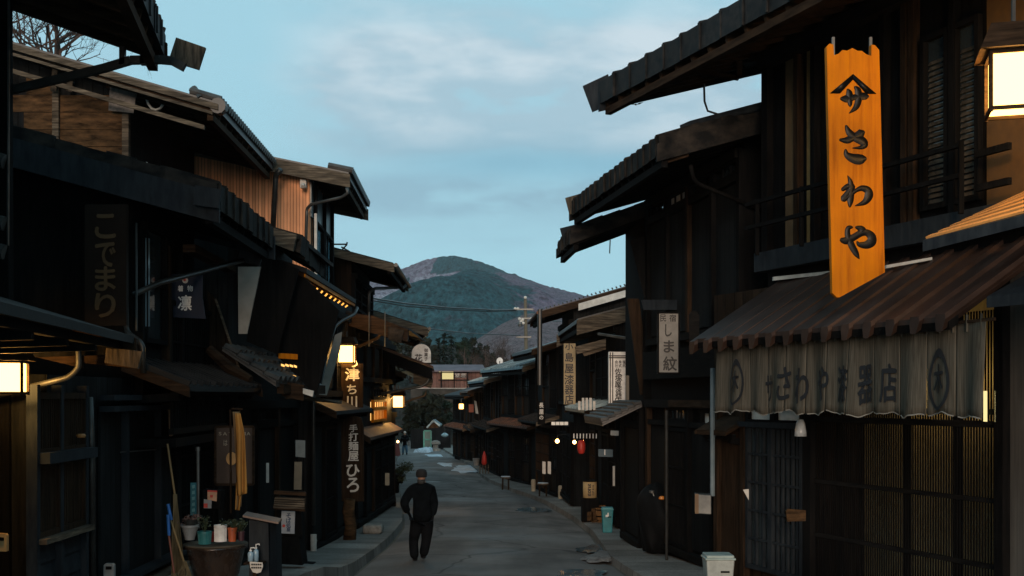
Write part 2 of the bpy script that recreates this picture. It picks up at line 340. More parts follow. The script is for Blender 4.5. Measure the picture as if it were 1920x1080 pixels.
def blob(name, label, cat, pts, mat_, h=.01, kind=None, group=None):
    c = sum((Vector(p) for p in pts), Vector())/len(pts); mb = MB(); n = len(pts)
    out_ = []
    for i in range(n):
        a, b_ = Vector(pts[i]), Vector(pts[(i+1) % n])
        for k in range(4):
            q = a.lerp(b_, k/4); q = c+(q-c)*(1+random.uniform(-.24,.16)); out_.append(q)
    m_ = len(out_); rings = [(1.0, 0), (.86, h*.7), (.5, h)]
    for s_, z in rings:
        for q in out_:
            p = c+(q-c)*s_; jz = random.uniform(0, h*.5) if z else 0
            mb.v.append(Vector((p.x, p.y, g(p.y)+.025+z+jz)))
    for r_ in range(2):
        for i in range(m_): j = (i+1) % m_; mb.f.append((r_*m_+i, r_*m_+j, (r_+1)*m_+j, (r_+1)*m_+i)); mb.mi.append(0)
    mb.f.append(tuple(range(2*m_, 3*m_))); mb.mi.append(0)
    o = mb.build(name, mat_, smooth=True); 
    if kind: tag(o, kind=kind)
    else: tag(o, label, cat, group)
    return o
snow = noisy('old snow', (.20,.24,.27), (.58,.65,.72), (5,5,5), .6, bump=.5); dsnow = noisy('dirty snow', (.08,.075,.072), (.24,.23,.22), (9,9,9), .8, bump=.8)
wet = noisy('wet ice', (.10,.15,.17), (.20,.27,.30), (6,3,3), .12, bump=.12, spec=.8, rvar=.08)
Gs = lambda L: [G(x, y) for x, y in L]
blob('snow_patch', 'bluish snow patch lying across the road just past the puddles, near the red cone', 'snow', Gs([(858,872),(905,872),(902,887),(870,889),(845,884),(852,878)]), snow, .008)
blob('snow_patch', 'thin snow streak in mid road beyond the larger patch', 'snow', Gs([(815,868),(848,869),(850,877),(828,876)]), snow, .006)
blob('snow_patch', 'narrow white snow strip on the far road near the stone post', 'snow', Gs([(793,852),(830,852),(833,857),(800,858)]), snow, .008)
blob('puddle', 'icy puddle by the right kerb in the middle distance', 'puddle', Gs([(963,954),(1000,953),(1036,957),(1040,961),(1000,962),(966,959)]), wet, .004)
blob('puddle', 'bluish slush puddle at the right kerb nearest to the viewer', 'puddle', Gs([(1075,1030),(1120,1022),(1150,1026),(1148,1036),(1110,1040),(1082,1036)]), wet, .006)
blob('puddle', 'dark wet puddle cut by the bottom edge of the picture', 'puddle', Gs([(1035,1072),(1090,1068),(1140,1072),(1140,1090),(1040,1090)]), wet, .004)
blob('snow_heap', 'small heap of dirty slush on the right kerb', 'snow', Gs([(1085,1052),(1112,1040),(1135,1036),(1160,1044),(1165,1052),(1130,1056),(1100,1058)]), dsnow, .05)

# ------------------------------------------------------------------ house builder
class Fr:
    """facade frame: a along the facade (away from the viewer), b inward, z up"""
    def __init__(s, n0, n1, side):
        s.o = Vector((n0[0], n0[1], 0)); t = Vector((n1[0]-n0[0], n1[1]-n0[1], 0)); s.L = t.length; s.u = t.normalized()
        s.w = Vector((s.u.y, -s.u.x, 0))*(1 if side > 0 else -1); s.side = side
    def p(s, a, b, z): return s.o+s.u*a+s.w*b+Vector((0, 0, z))
    def a(s, px, b=0):
        """distance along at which the facade line (offset b inward) meets picture column px"""
        k = (px-CX)/F; o = s.o+s.w*b; return (k*o.y-o.x)/(s.u.x-k*s.u.y)
    def z(s, py, a, b=0): return (HY-py)*s.p(a, b, 0).y/F
    def px(s, px, py, b=0):
        a = s.a(px, b); return s.p(a, b, s.z(py, a, b))
def rake(mb, fr, a, b0, z0, b1, z1, th, w=.05):
    mb.poly([fr.p(a, b0, z0), fr.p(a, b1, z1), fr.p(a, b1, z1-th), fr.p(a, b0, z0-th)], fr.u*w)
def roof_parts(root, fr, ze, over, go0, go1, slope, back, rm, th=.14, vb=.2, vmat=None, battens=0, gutter=None, two=True, rafters=True, plates=0, bm=None, top=None):
    zr = ze+(over+back/2)*slope; rb = back/2; a0, a1 = -go0, fr.L+go1
    mb = MB(); mb.poly([fr.p(a0,-over,ze+th), fr.p(a0,rb,zr+th), fr.p(a0,rb,zr), fr.p(a0,-over,ze)], fr.u*(a1-a0))
    if two: mb.poly([fr.p(a0,rb+.002,zr+th), fr.p(a0,back+.6,ze+th+.2), fr.p(a0,back+.6,ze+.2), fr.p(a0,rb+.002,zr)], fr.u*(a1-a0))
    if battens:
        n = max(2, int((a1-a0)/battens))
        for i in range(n+1):
            a = a0+(a1-a0)*i/n; a = min(max(a, a0+.03), a1-.03)
            mb.bar(fr.p(a,-over-.012,ze+th+.02), fr.p(a,rb-.05,zr+th+.02), .05, .05)
    if plates:   # layered sheets or bark along the edge
        n = int((a1-a0)/plates)
        for i in range(n):
            a = a0+(a1-a0)*(i+random.uniform(.0,.1))/n; wd = (a1-a0)/n*random.uniform(.9,1.15); dz = random.uniform(-.004,.014); o_ = random.uniform(.0,.025)
            mb.poly([fr.p(a,-over-o_,ze+th+dz+.003), fr.p(a,-over+.55,ze+th+dz+.55*slope+.012), fr.p(a,-over+.55,ze+th-.05+.55*slope), fr.p(a,-over-o_,ze-.03+dz)], fr.u*wd)
            mb.bar(fr.p(a,-over-o_-.016,ze-.03+dz), fr.p(a,-over-o_-.016,ze+th+dz+.01), .035, .02, up=fr.w); mb.bar(fr.p(a,-over-o_-.01,ze+th+dz+.014), fr.p(a,-over+.6,ze+th+.03+.6*slope), .04, .03)
        n = int((over+rb)/.3)
        for aa, sg in ((a0, -1),(a1, 1)):
            for i in range(min(n, 16)):
                b0 = -over+i*.3; dz = random.uniform(-.01,.03); z0 = ze+(b0+over)*slope; z1 = z0+.34*slope
                mb.poly([fr.p(aa-sg*.02,b0,z0+th+.01+dz), fr.p(aa-sg*.02,b0+.33,z1+th+.004+dz), fr.p(aa-sg*.02,b0+.33,z1-.02-dz), fr.p(aa-sg*.02,b0,z0-.02-dz)], fr.u*sg*(.04+random.uniform(0,.02)))
    ro = mb.build('roof', rm, root)
    vm = vmat or M['brown']
    for aa in ((a0-.045, a1+.0) if two else (a0-.045, a1)):
        mb = MB(); rake(mb, fr, aa, -over-.03, ze+th*.55, rb, zr+th*.55, vb, .045); mb.build('verge_board', vm, root)
    if rafters:
        mb = MB(); n = max(2, int((a1-a0)/.42))
        for i in range(n+1):
            a = a0+.06+(a1-a0-.12)*i/n; mb.bar(fr.p(a,-over+.05,ze-.052+.05*slope), fr.p(a,.3,ze-.052+(over+.3)*slope), .055, .09)
        mb.bar(fr.p(a0+.02,-over+.10,ze-.16+.10*slope), fr.p(a1-.02,-over+.10,ze-.16+.10*slope), .09, .10)
        mb.build('rafters', bm or M['black'], root)
    if gutter:
        mb = MB(); mb.tube([fr.p(a0-.05,-over-.07,ze+.02), fr.p(a1+.05,-over-.07,ze-.02)], .05); mb.build('gutter', gutter, root)
    return ro
def wall_part(root, fr, zb, ze, over, slope, back, m, name='wall', a0=0, a1=None):
    a1 = fr.L if a1 is None else a1; zw = ze+over*slope-.04; zr = zw+back/2*slope
    mb = MB(); mb.poly([fr.p(a0,0,zb), fr.p(a0,0,zw), fr.p(a0,back/2,zr), fr.p(a0,back,zw), fr.p(a0,back,zb)], fr.u*(a1-a0)); return mb.build(name, m, root)
def lattice(root, fr, a0, a1, z0, z1, sp=.09, m=None, pane=None, rails=2, b=0, name='window', frm=None, sw=.03):
    """lattice window: frame, slats as one surface pattern, pane behind"""
    f = MB(); bb = b-.06
    for z in (z0, z1): f.bar(fr.p(a0,bb,z), fr.p(a1,bb,z), .07, .06)
    for a in (a0, a1): f.bar(fr.p(a,bb,z0-.03), fr.p(a,bb,z1+.03), .06, .065, up=fr.w)
    n = max(1, int((a1-a0)/sp))
    for i in range(1, n):
        a = a0+(a1-a0)*i/n; f.bar(fr.p(a,bb+.012,z0+.03), fr.p(a,bb+.012,z1-.03), sw, sw, up=fr.w)
    for i in range(1, rails+1):
        z = z0+(z1-z0)*i/(rails+1); f.bar(fr.p(a0+.03,bb-.012,z), fr.p(a1-.03,bb-.012,z), .022, .03)
    o = f.build(name, frm or M['black'], root)
    q = MB(); q.poly([fr.p(a0+.02,b-.016,z0+.02), fr.p(a1-.02,b-.016,z0+.02), fr.p(a1-.02,b-.016,z1-.02), fr.p(a0+.02,b-.016,z1-.02)], fr.w*.012); q.build('pane', pane or M['glass'], o)
    return o
def panel(root, fr, a0, a1, z0, z1, m, name='panel', b=0, t=.03):
    q = MB(); q.poly([fr.p(a0,b-t,z0), fr.p(a1,b-t,z0), fr.p(a1,b-t,z1), fr.p(a0,b-t,z1)], fr.w*(t-.004)); return q.build(name, m, root)
def post(root, fr, a, z0, z1, w_=.13, m=None, b=0):
    q = MB(); q.bar(fr.p(a,b-.05,z0), fr.p(a,b-.05,z1), w_, .1, up=fr.w); return q.build('post', m or M['black'], root)
def beam(root, fr, a0, a1, z, h=.16, m=None, b=0, t=.16, name='beam'):
    q = MB(); q.bar(fr.p(a0,b-t/2-.003,z), fr.p(a1,b-t/2-.003,z), t, h); return q.build(name, m or M['blackh'], root)
def pent(root, fr, a0, a1, zt, ze, out_, m, th=.07, b=0, name='canopy', battens=0, vb=.12, vm=None, ridge_n=0):
    mb = MB(); mb.poly([fr.p(a0,b,zt), fr.p(a0,b-out_,ze), fr.p(a0,b-out_,ze-th), fr.p(a0,b,zt-th)], fr.u*(a1-a0))
    if battens:
        n = max(1, int(round((a1-a0)/battens)))
        for i in range(n+1):
            a = min(max(a0+(a1-a0)*i/n, a0+.03), a1-.03); mb.bar(fr.p(a,b,zt+.02), fr.p(a,b-out_-.012,ze+.02), .05, .055)
    o = mb.build(name, m, root)
    for aa in (a0-.04, a1):
        v = MB(); v.poly([fr.p(aa,b,zt-.02), fr.p(aa,b-out_-.02,ze-.02), fr.p(aa,b-out_-.02,ze-.02-vb), fr.p(aa,b,zt-.02-vb)], fr.u*.04); v.build('verge_board', vm or M['brown'], root)
    v = MB(); n = max(1, int((a1-a0)/.9))
    for i in range(n+1):
        a = a0+.08+(a1-a0-.16)*i/n; v.bar(fr.p(a,b-.0,ze-th-.10), fr.p(a,b-out_+.12,ze-th-.06), .07, .09)
    v.bar(fr.p(a0,b-out_+.14,ze-th-.02), fr.p(a1,b-out_+.14,ze-th-.02), .07, .07); v.build('bracket', M['black'], root)
    return o
def tiles(root, fr, a0, a1, zt, ze, out_, m, b=0, pitch=.24, rows=4, name='canopy'):
    """tiled pent roof with rolls"""
    mb = MB(); mb.poly([fr.p(a0,b,zt), fr.p(a0,b-out_,ze), fr.p(a0,b-out_,ze-.05), fr.p(a0,b,zt-.05)], fr.u*(a1-a0)); n = int((a1-a0)/pitch)
    for i in range(n):
        a = a0+pitch*(i+.5)
        for r_ in range(rows):
            t0, t1 = r_/rows, (r_+1)/rows
            p0 = fr.p(a, b-out_*(1-t0)-.02, ze+(zt-ze)*t0+.045); p1 = fr.p(a, b-out_*(1-t1), ze+(zt-ze)*t1+.015); mb.tube([p0, p1], [.075,.06], 8)
            mb.poly([fr.p(a-pitch*.5, b-out_*(1-t0), ze+(zt-ze)*t0+.03), fr.p(a-pitch*.5, b-out_*(1-t1), ze+(zt-ze)*t1+.004), fr.p(a-pitch*.5, b-out_*(1-t1), ze+(zt-ze)*t1-.02), fr.p(a-pitch*.5, b-out_*(1-t0), ze+(zt-ze)*t0-.02)], fr.u*pitch)
    return mb.build(name, m, root)
def fill(root, fr, z0, z1, seed, a0=0, a1=None, b=0, trans=True, lit=0.0, kinds='LBDW'):
    """facade storey: posts, lattice windows, boards, doors"""
    rn = random.Random(seed); a1 = fr.L if a1 is None else a1; n = max(1, round((a1-a0)/1.35)); w_ = (a1-a0)/n
    for i in range(n+1): post(root, fr, a0+w_*i, z0, z1, .12, M['black'] if rn.random() < .75 else M['brownv'], b)
    zt = z1-.42 if trans else z1-.05
    if trans: beam(root, fr, a0, a1, zt+.04, .09, b=b, t=.09)
    beam(root, fr, a0, a1, z1-.04, .14, b=b, t=.14); beam(root, fr, a0, a1, z0+.09, .12, b=b, t=.12)
    for i in range(n):
        x0, x1 = a0+w_*i+.08, a0+w_*(i+1)-.08; k = rn.choice(kinds); zz = z0+.2
        if trans and rn.random() < .5: lattice(root, fr, x0, x1, zt+.1, z1-.12, .3, pane=M['paper'] if rn.random() < .4 else M['glass'], rails=0, b=b)
        if k == 'L': lattice(root, fr, x0, x1, zz, zt-.06, .075, pane=(WARM if rn.random() < lit else M['glass']), rails=2, b=b)
        elif k == 'W':
            lattice(root, fr, x0, x1, zz+.75, zt-.06, .33, pane=(WARM if rn.random() < lit else M['glass']), rails=2, b=b); panel(root, fr, x0, x1, zz, zz+.68, M['bboard'], b=b)
        elif k == 'B': panel(root, fr, x0, x1, zz, zt-.03, M['vboard'], b=b)
        else:
            o = lattice(root, fr, x0, x1, zz+.5, zt-.06, .16, pane=M['glass'], rails=3, b=b, name='door', frm=M['brownv']); panel(root, fr, x0, x1, zz, zz+.45, M['brownv'], name='panel', b=b)
def sleeve(root, pts, vec, m, name='wing_wall'): 
    q = MB(); q.poly(pts, vec); return q.build(name, m, root)
def pipe(root, pts, r, m=None, name='downpipe'):
    q = MB()
    # round the corners
    out_ = [Vector(pts[0])]
    for i in range(1, len(pts)-1):
        a, b_, c = Vector(pts[i-1]), Vector(pts[i]), Vector(pts[i+1]); k = min(.06, (a-b_).length/3, (c-b_).length/3)
        p = b_+(a-b_).normalized()*k; q_ = b_+(c-b_).normalized()*k; out_ += [p, (p+q_+b_*2)/4, q_]
    out_.append(Vector(pts[-1])); q.tube(out_, r, 10); return q.build(name, m or M['dpipe'], root, smooth=True)
# ================================================================== LEFT SIDE
# --- near left house: only its far end is in view
h = thing('townhouse', 'nearest dark townhouse at the left edge, its heavy eave filling the top left corner', 'house', (-4.9, 10, g(10)))
fr = Fr((-3.72,4.2), (-4.95,11.0), -1)
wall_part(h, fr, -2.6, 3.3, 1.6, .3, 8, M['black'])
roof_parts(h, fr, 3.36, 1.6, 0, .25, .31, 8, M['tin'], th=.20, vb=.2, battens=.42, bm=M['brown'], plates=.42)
q = MB(); q.poly([P(330,70,11.32), P(385,89,11.32), P(372,130,11.32), P(316,113,11.32)], (0,.04,0)); q.build('end_board', M['greyx'], h)
q = MB(); pa = [P(16,170,11.25), P(120,146,11.25), P(195,128,11.25), P(245,113,11.25), P(300,112,11.25), P(322,114,11.25), P(346,127,11.25)]
for a_, b_ in zip(pa, pa[1:]): q.bar(a_, b_, .06, .075)
for x in (230, 269): q.bar(P(x,122,11.25), P(x,88,11.25), .05, .06)
q.build('eave_bracket', M['dpipe'], h)
lo = Fr((-4.0,5), (-4.75,10.9), -1)
pent(h, lo, 0, lo.L, .92, .56, 1.2, M['tin'], b=.0, vb=.28, vm=M['brown'])
pipe(h, [P(-10,583,10.8), P(10,590,10.8), P(132,621,10.8), P(147,640,10.8), P(148,690,10.8), P(128,708,10.8), P(-10,742,10.8)], .028, M['metal'], 'gutter_pipe')
q = MB(); q.poly([P(-40,595,10.95), P(150,633,10.95), P(153,690,10.95), P(-40,644,10.95)], (0,.05,0)); q.poly([P(150,634,10.98), P(266,660,10.98), P(258,691,10.98), P(150,680,10.98)], (0,.05,0)); q.build('barge_board', M['brown'], h)
q = MB(); q.poly([P(199,651,10.9), P(266,659,10.9), P(258,691,10.9), P(196,680,10.9)], (0,.05,0)); q.build('end_board', M['greyx'], h)
q = MB(); q.bar(P(8,-60,11.1), P(12,1200,11.1), .11, .11); q.build('corner_post', M['black'], h)
q = MB(); q.tube([P(17,-20,11.0), P(15,460,11.0)], .012, 6); q.build('cable', M['metal'], h)
for y in (300, 417, 470): 
    q = MB(); q.tube([P(-2,y,11.02), P(9,y+3,11.02)], .07, 10); q.build('clamp', M['metal'], h)

# --- komorebi (dark sign) house
h = thing('townhouse', 'black townhouse with gold lettered sign board and lattice balcony left of the blue banner', 'house', (-4.6, 14, zp(14)))
fr = Fr((-4.4,13.6), (-4.48,16.55), -1); f1 = Fr((-4.4,11.1), (-4.45,17.3), -1)
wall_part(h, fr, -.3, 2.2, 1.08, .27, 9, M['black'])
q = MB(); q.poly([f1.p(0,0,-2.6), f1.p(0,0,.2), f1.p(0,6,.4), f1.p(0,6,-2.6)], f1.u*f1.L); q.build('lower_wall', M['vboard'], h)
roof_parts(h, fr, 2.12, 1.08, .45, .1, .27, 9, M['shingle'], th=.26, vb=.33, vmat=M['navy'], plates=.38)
q = MB(); q.poly([P(366,347,13.0), P(416,355,13.0), P(408,390,13.0), P(362,384,13.0)], (0,.06,0)); q.build('end_board', M['navy'], h)
q = MB(); q.poly([P(452,450,16.75), P(497,460,16.75), P(486,499,16.75), P(446,488,16.75)], (0,.06,0)); q.build('end_board', M['navy'], h)
pipe(h, [P(252,552,13.45), P(300,530,13.9), P(455,488,16.6)], .035, M['dpipe'], 'stay_bar')
# upper front: pillar, lattice, balcony
for x in (254, 305, 330, 392): post(h, fr, max(.05, fr.a(x)), -.25, 1.9, .10, M['brownv'] if x == 305 else M['black'])
q = MB(); q.bar(fr.px(256,418,-.1), fr.px(256,620,-.1), .015, .03); q.build('corner_trim', M['metal'], h)
lattice(h, fr, fr.a(262), fr.a(300), fr.z(640,fr.a(280)), fr.z(430,fr.a(280)), .5, rails=1, pane=M['paper'] if 0 else M['glass'], name='window')
q = MB(); q.poly([fr.px(274,446,-.09), fr.px(281,447,-.09), fr.px(281,612,-.09), fr.px(274,612,-.09)], fr.w*.02); q.build('glass_strip', noisy('pale reflecting glass', (.16,.22,.25), (.2,.27,.3), (2,2,2), .15), h)
beam(h, fr, fr.a(305), fr.a(390), fr.z(486, fr.a(350)), .1, M['brown'], b=-.25)
for z in (-.42, .12): beam(h, fr, .05, fr.L, z, .07, b=-.4, t=.06, name='rail')
q = MB()
for i in range(26): a_ = .1+i*(fr.L-.2)/25; q.bar(fr.p(a_,-.43,-.42), fr.p(a_,-.43,.12), .035, .035, up=fr.w)
q.build('balustrade', M['black'], h)
q = MB(); q.slab([fr.p(0,-.5,-.5), fr.p(fr.L,-.5,-.5), fr.p(fr.L,.1,-.5), fr.p(0,.1,-.5)], .1); q.build('balcony_floor', M['black'], h)
lattice(h, fr, fr.a(310), fr.a(388), -.3, 1.2, .12, rails=2)
pent(h, f1, 2.2, f1.L, .42, .12, .75, M['tin'], battens=.3)
pipe(h, [P(236,560,13.3), P(237,622,13.3), P(262,640,13.2), P(268,652,13.2), P(268,700,13.2)], .03)
# lower front: lattice bay, pipe, door
a0, a1, a2, a3, a4 = f1.a(52), f1.a(98), f1.a(146), f1.a(180), f1.a(314)
for x in (a0, a1, a2): post(h, f1, x, -2.5, .1, .07, M['navy'])
for x0, x1 in ((a0,a1),(a1,a2)):
    lattice(h, f1, x0+.03, x1-.03, -1.28, -.62, .045, rails=0, pane=M['glass'], frm=M['brownv']); lattice(h, f1, x0+.03, x1-.03, -.52, -.0, .05, rails=0, frm=M['brownv'])
    q = MB()
    for k in range(5): z = -2.35+k*.2; q.poly([f1.p(x0,-.05,z), f1.p(x0,-.02,z+.2), f1.p(x0,.0,z+.2), f1.p(x0,.0,z)], f1.u*(x1-x0))
    q.build('clapboard', M['navy'], h)
    beam(h, f1, x0, x1, -1.33, .05, M['grey'], b=-.05, t=.12, name='sill')
beam(h, f1, a0, a2, -.57, .1, M['navy'], b=-.04)
pipe(h, [f1.px(168,745,-.1), f1.px(172,850,-.1), f1.px(174,1085,-.1)], .035, M['dpipe'])
# door with boards
panel(h, f1, a3, a4, -2.15, -.12, M['vboard'], 'door', t=.05)
for z in (-.14, -.02): beam(h, f1, a3-.05, a4+.05, z, .06, M['navy'], b=-.05)
for x in (220, 283): post(h, f1, f1.a(x), -2.1, -.15, .05, M['navy'], b=-.03)
beam(h, f1, a3, a4+.1, -2.02, .05, M['navy'], b=-.06, name='rail'); beam(h, f1, a3, a4+.1, -2.16, .06, M['grey'], b=-.12, t=.18, name='sill')
q = MB(); q.bar(f1.px(226,848,-.1), f1.px(292,843,-.1), .012, .012); q.build('handle', M['metal'], h)
beam(h, f1, a4, f1.L, -.3, .1, M['brown']); fill(h, f1, -2.3, -.05, 4, a4+.2, f1.L, trans=False, kinds='BL')
for px_, py_ in ((68,866),(105,828),(152,817)):
    pass

# --- tall plank-gabled house behind
h = thing('townhouse', 'tall townhouse with brown plank gable and tiled eave above the dark sign house', 'house', (-5, 18, zp(18)))
fr = Fr((-6.0,18.4), (-6.12,22.6), -1)
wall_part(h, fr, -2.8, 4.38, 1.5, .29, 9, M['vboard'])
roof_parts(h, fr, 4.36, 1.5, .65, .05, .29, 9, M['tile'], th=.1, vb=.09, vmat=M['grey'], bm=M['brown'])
q = MB(); rake(q, fr, -.70, -1.45, 4.30, 4.5, 4.30+5.95*.29, .045, .03); q.build('verge_trim', M['grey'], h)
q = MB(); rake(q, fr, -.58, -1.3, 4.12, 4.5, 4.12+5.8*.29, .07, .05); q.build('verge_batten', M['grey'], h)
q = MB()   # tile ends seen along the eave
for i in range(30): a_ = -.6+i*.165; q.tube([fr.p(a_,-1.56,4.50), fr.p(a_,-1.1,4.50+.46*.29)], .06, 8)
q.build('eave_tiles', M['tile'], h)
q = MB(); q.tube([fr.p(-.66,-1.52,4.40), fr.p(-.50,-1.52,4.40)], .12, 12); q.build('gutter_end', M['tile'], h)
# plank gable: every board slightly proud, posts between
q = MB(); zt = 4.38+1.5*.29-.04
for k in range(34):
    z = 1.2+k*.27
    for x0, x1 in ((-9.2,-8.05),(-8.0,-7.15),(-7.1,-6.07)):
        top = lambda x: zt+(-6.0-x)*.29
        if z+.26 < top(x1): q.box(((x0+x1)/2, 18.37-random.uniform(0,.012), z+.13), x1-x0, .03, .262)
q.build('plank_gable', M['plank'], h)
for x in (-8.03,-7.12,-6.03): 
    tz = zt+(-6.0-x)*.29-.12; q = MB(); q.box((x, 18.34, (1+tz)/2), .1, .1, tz-1); q.build('gable_post', M['grey'], h)
q = MB(); q.poly([P(206,163,18.2), P(256,175,18.2), P(250,212,18.2), P(203,207,18.2)], (0,.02,0)); q.build('metal_patch', noisy('scuffed sheet', (.03,.028,.026), (.16,.14,.12), (6,6,6), .5, metal=.3), h)
for x in (98, 128): 
    q = MB(); q.poly([P(x,128,18.2), P(x+10,132,18.2), P(x+7,172,18.2), P(x-4,170,18.2)], (0,.02,0)); q.build('patch_board', M['greyx'], h)
q = MB(); q.poly([P(268,318,17.9), P(275,303,17.9), P(288,322,17.9)], (0,.03,0)); q.build('vent_fin', M['teal'], h)
q = MB(); q.tube([P(275,186,18.3), P(278,195,18.3), P(284,203,18.3), P(292,206,18.3), P(300,203,18.3), P(306,196,18.3)], .02, 6); q.build('cable_loop', M['dwhite'], h)
q = MB(); q.tube([P(360,170,18.0), P(364,166,17.9), P(376,184,17.8)], .05, 8); q.build('ridge_cap', M['tile'], h)
# lower storey with its own eave
f1 = Fr((-4.2,17.35), (-4.0,21.4), -1)
q = MB(); q.poly([f1.p(0,0,-2.8), f1.p(0,0,2.6), f1.p(0,3,3.1), f1.p(0,3,-2.8)], f1.u*f1.L); q.build('lower_wall', M['vboard'], h)
q = MB(); q.poly([P(385,389,17.4), P(560,440,17.4), P(560,448,17.4), P(385,397,17.4)], (0,3.4,-.05)); q.build('lower_roof', M['shingle'], h)
q = MB(); q.poly([P(400,397,17.42), P(505,428,17.42), P(500,460,17.42), P(440,425,17.42)], (0,.05,0)); q.build('barge_board', M['brown'], h)
q = MB(); q.poly([P(497,423,17.3), P(556,440,17.3), P(549,471,17.3), P(488,448,17.3)], (0,.09,0)); q.build('end_board', M['grey'], h)
ev = Fr((-3.2,17.5), (-3.35,20.6), -1); q = MB()
for i in range(11): a_ = i*.28; q.poly([ev.p(a_,-.04-random.uniform(0,.04),2.40), ev.p(a_,.5,2.56), ev.p(a_,.5,2.38), ev.p(a_,-.04,2.10+random.uniform(-.03,.03))], ev.u*.29)
q.build('eave_edge', M['shingle'], h)
# slanted wing walls
sleeve(h, [P(388,545,17.2), P(405,562,17.2), P(450,697,17.2), P(392,655,17.2)], (0,.06,0), M['bboard'])
q = MB(); q.bar(P(404,560,17.15), P(450,696,17.15), .02, .03); q.build('wing_trim', M['grey'], h)
sleeve(h, [P(446,500,17.6), P(489,500,17.6), P(463,626,17.6), P(447,626,17.6)], (0,.04,0), M['plaster'], 'plaster_panel')
sleeve(h, [P(486,470,17.7), P(560,505,17.7), P(520,665,17.7), P(462,640,17.7)], (0,.05,0), M['black'])
sleeve(h, [P(528,498,18.1), P(574,524,18.1), P(636,582,18.1), P(592,742,18.1), P(520,668,18.1)], (0,.08,0), M['black'])
# tile pent roof and balcony under it
f2 = Fr((-4.2,17.0), (-3.95,19.6), -1)
tiles(h, f2, 0, f2.L, .70, .18, .80, M['tile'], rows=4)
q = MB(); q.tube([P(392,655,16.9), P(430,690,16.8), P(470,712,16.7)], [.07,.09,.06], 8); q.build('ridge_log', M['brown'], h)
beam(h, f2, .2, 2.6, .10, .14, M['brown'], b=-.75, t=.1)
for k,(x0,x1,y0,y1) in enumerate(((522,558,662,672),(527,533,682,686),(535,541,682,686),(543,549,683,687),(551,556,684,688),(540,546,702,706),(549,555,703,707))):
    q = MB(); q.poly([P(x0,y0,17.95), P(x1,y0+2,17.95), P(x1,y1+2,17.95), P(x0,y1,17.95)], (0,.03,0)); q.build('lit_slot' if k else 'lit_rail', WARM if k else M['honey'], h)
q = MB(); q.poly([P(528,714,17.5), P(570,722,17.5), P(569,752,17.5), P(528,742,17.5)], (0,.05,0)); q.build('barge_board', M['brown'], h)
q = MB(); q.poly([P(568,728,17.4), P(588,733,17.4), P(586,744,17.4), P(568,738,17.4)], (0,.05,0)); q.build('end_board', M['dwhite'], h)
fill(h, f1, -2.65, -.1, 11, 0, f1.L, trans=True, kinds='BLB')

# --- tan siding house with lit lower eave
h = thing('townhouse', 'townhouse with tan ribbed metal side wall and small lamps glowing under its lower eave', 'house', (-4.2, 24, zp(24)))
fr = Fr((-4.0,23.2), (-4.15,27), -1)
wall_part(h, fr, -3, 4.32, .8, .2, 9, M['siding'])
roof_parts(h, fr, 4.26, .8, .35, .1, .2, 9, M['tile'], th=.1, vb=.26, vmat=M['grey'], bm=M['brown'])
q = MB()
for i in range(24): a_ = -.3+i*.175; q.tube([fr.p(a_,-.88,4.40), fr.p(a_,-.4,4.40+.48*.2)], .065, 8)
q.build('eave_tiles', M['tile'], h)
pipe(h, [P(526,318,22.5), P(517,330,22.6), P(512,426,22.7)], .055, M['dpipe'])
pipe(h, [P(650,352,22.6), P(652,362,22.6), P(641,370,22.7), P(583,383,22.9), P(575,392,23), P(573,470,23)], .03, M['metal'])
q = MB(); q.box(P(569,345,23.0), .12, .1, .16); q.tube([P(568,345,22.9), P(568,350,22.85)], .04, 8); q.build('meter_box', M['dwhite'], h)
panel(h, fr, .02, fr.L, 3.55, 4.3, M['metal'], 'upper_panel')
for x in (586, 603, 618): post(h, fr, min(fr.L-.05, max(.06, fr.a(x))), 1.0, 4.3, .07, M['black'])
for x0, x1 in ((587,600),(602,617)):
    lattice(h, fr, max(.1,fr.a(x0)), min(fr.L-.1,fr.a(x1)), 2.35, 3.5, .6, rails=1, pane=noisy('sky tinted glass', (.10,.22,.27), (.16,.3,.36), (2,2,2), .08)); panel(h, fr, max(.1,fr.a(x0)), min(fr.L-.1,fr.a(x1)), 1.1, 2.2, noisy('grey board', (.16,.18,.18), (.22,.24,.24), (9,9,2), .6))  # sky reflection is put into the pane colour
q = MB(); q.bar(fr.p(.0,-.12,1.6), fr.p(.0,-.12,3.6), .05, .07); q.build('trim', M['dwhite'], h)
f1 = Fr((-3.72,21.4), (-3.62,26.6), -1)
q = MB(); q.poly([f1.p(0,0,-3.1), f1.p(0,0,2.0), f1.p(0,4,2.6), f1.p(0,4,-3.1)], f1.u*f1.L); q.build('lower_wall', M['vboard'], h)
ev = Fr((-3.15,18.0), (-3.18,23.9), -1)
q = MB(); q.poly([ev.p(0,0,1.96), ev.p(0,1.0,2.28), ev.p(0,1.0,2.2), ev.p(0,0,1.88)], ev.u*ev.L); q.build('lower_roof', M['tin'], h)
q = MB()
for i in range(20): q.bar(ev.p(.1+i*.3,.04,1.86), ev.p(.1+i*.3,.95,2.14), .05, .07)
q.build('rafters', M['brown'], h)
for k in range(2):
    q = MB(); q.bar(ev.p(0,.03+k*.16,1.845-.0*k+k*.045), ev.p(ev.L,.03+k*.16,1.845+k*.045), .02, .05); q.build('batten', M['honey'], h)
em = emit('eave bulb', (1,.42,.07), 1.8)
for i in range(22):
    q = MB(); q.lathe(ev.p(.15+i*.265,.12+(i%2)*.06,1.80), [(.0,-.02),(.022,0),(0,.02)], 6, sx=1, sy=1); q.build('eave_light', em, h)
fill(h, f1, -2.95, -.15, 21, trans=True, kinds='BBL'); fill(h, f1, -.05, 1.7, 22, trans=False, kinds='LB')
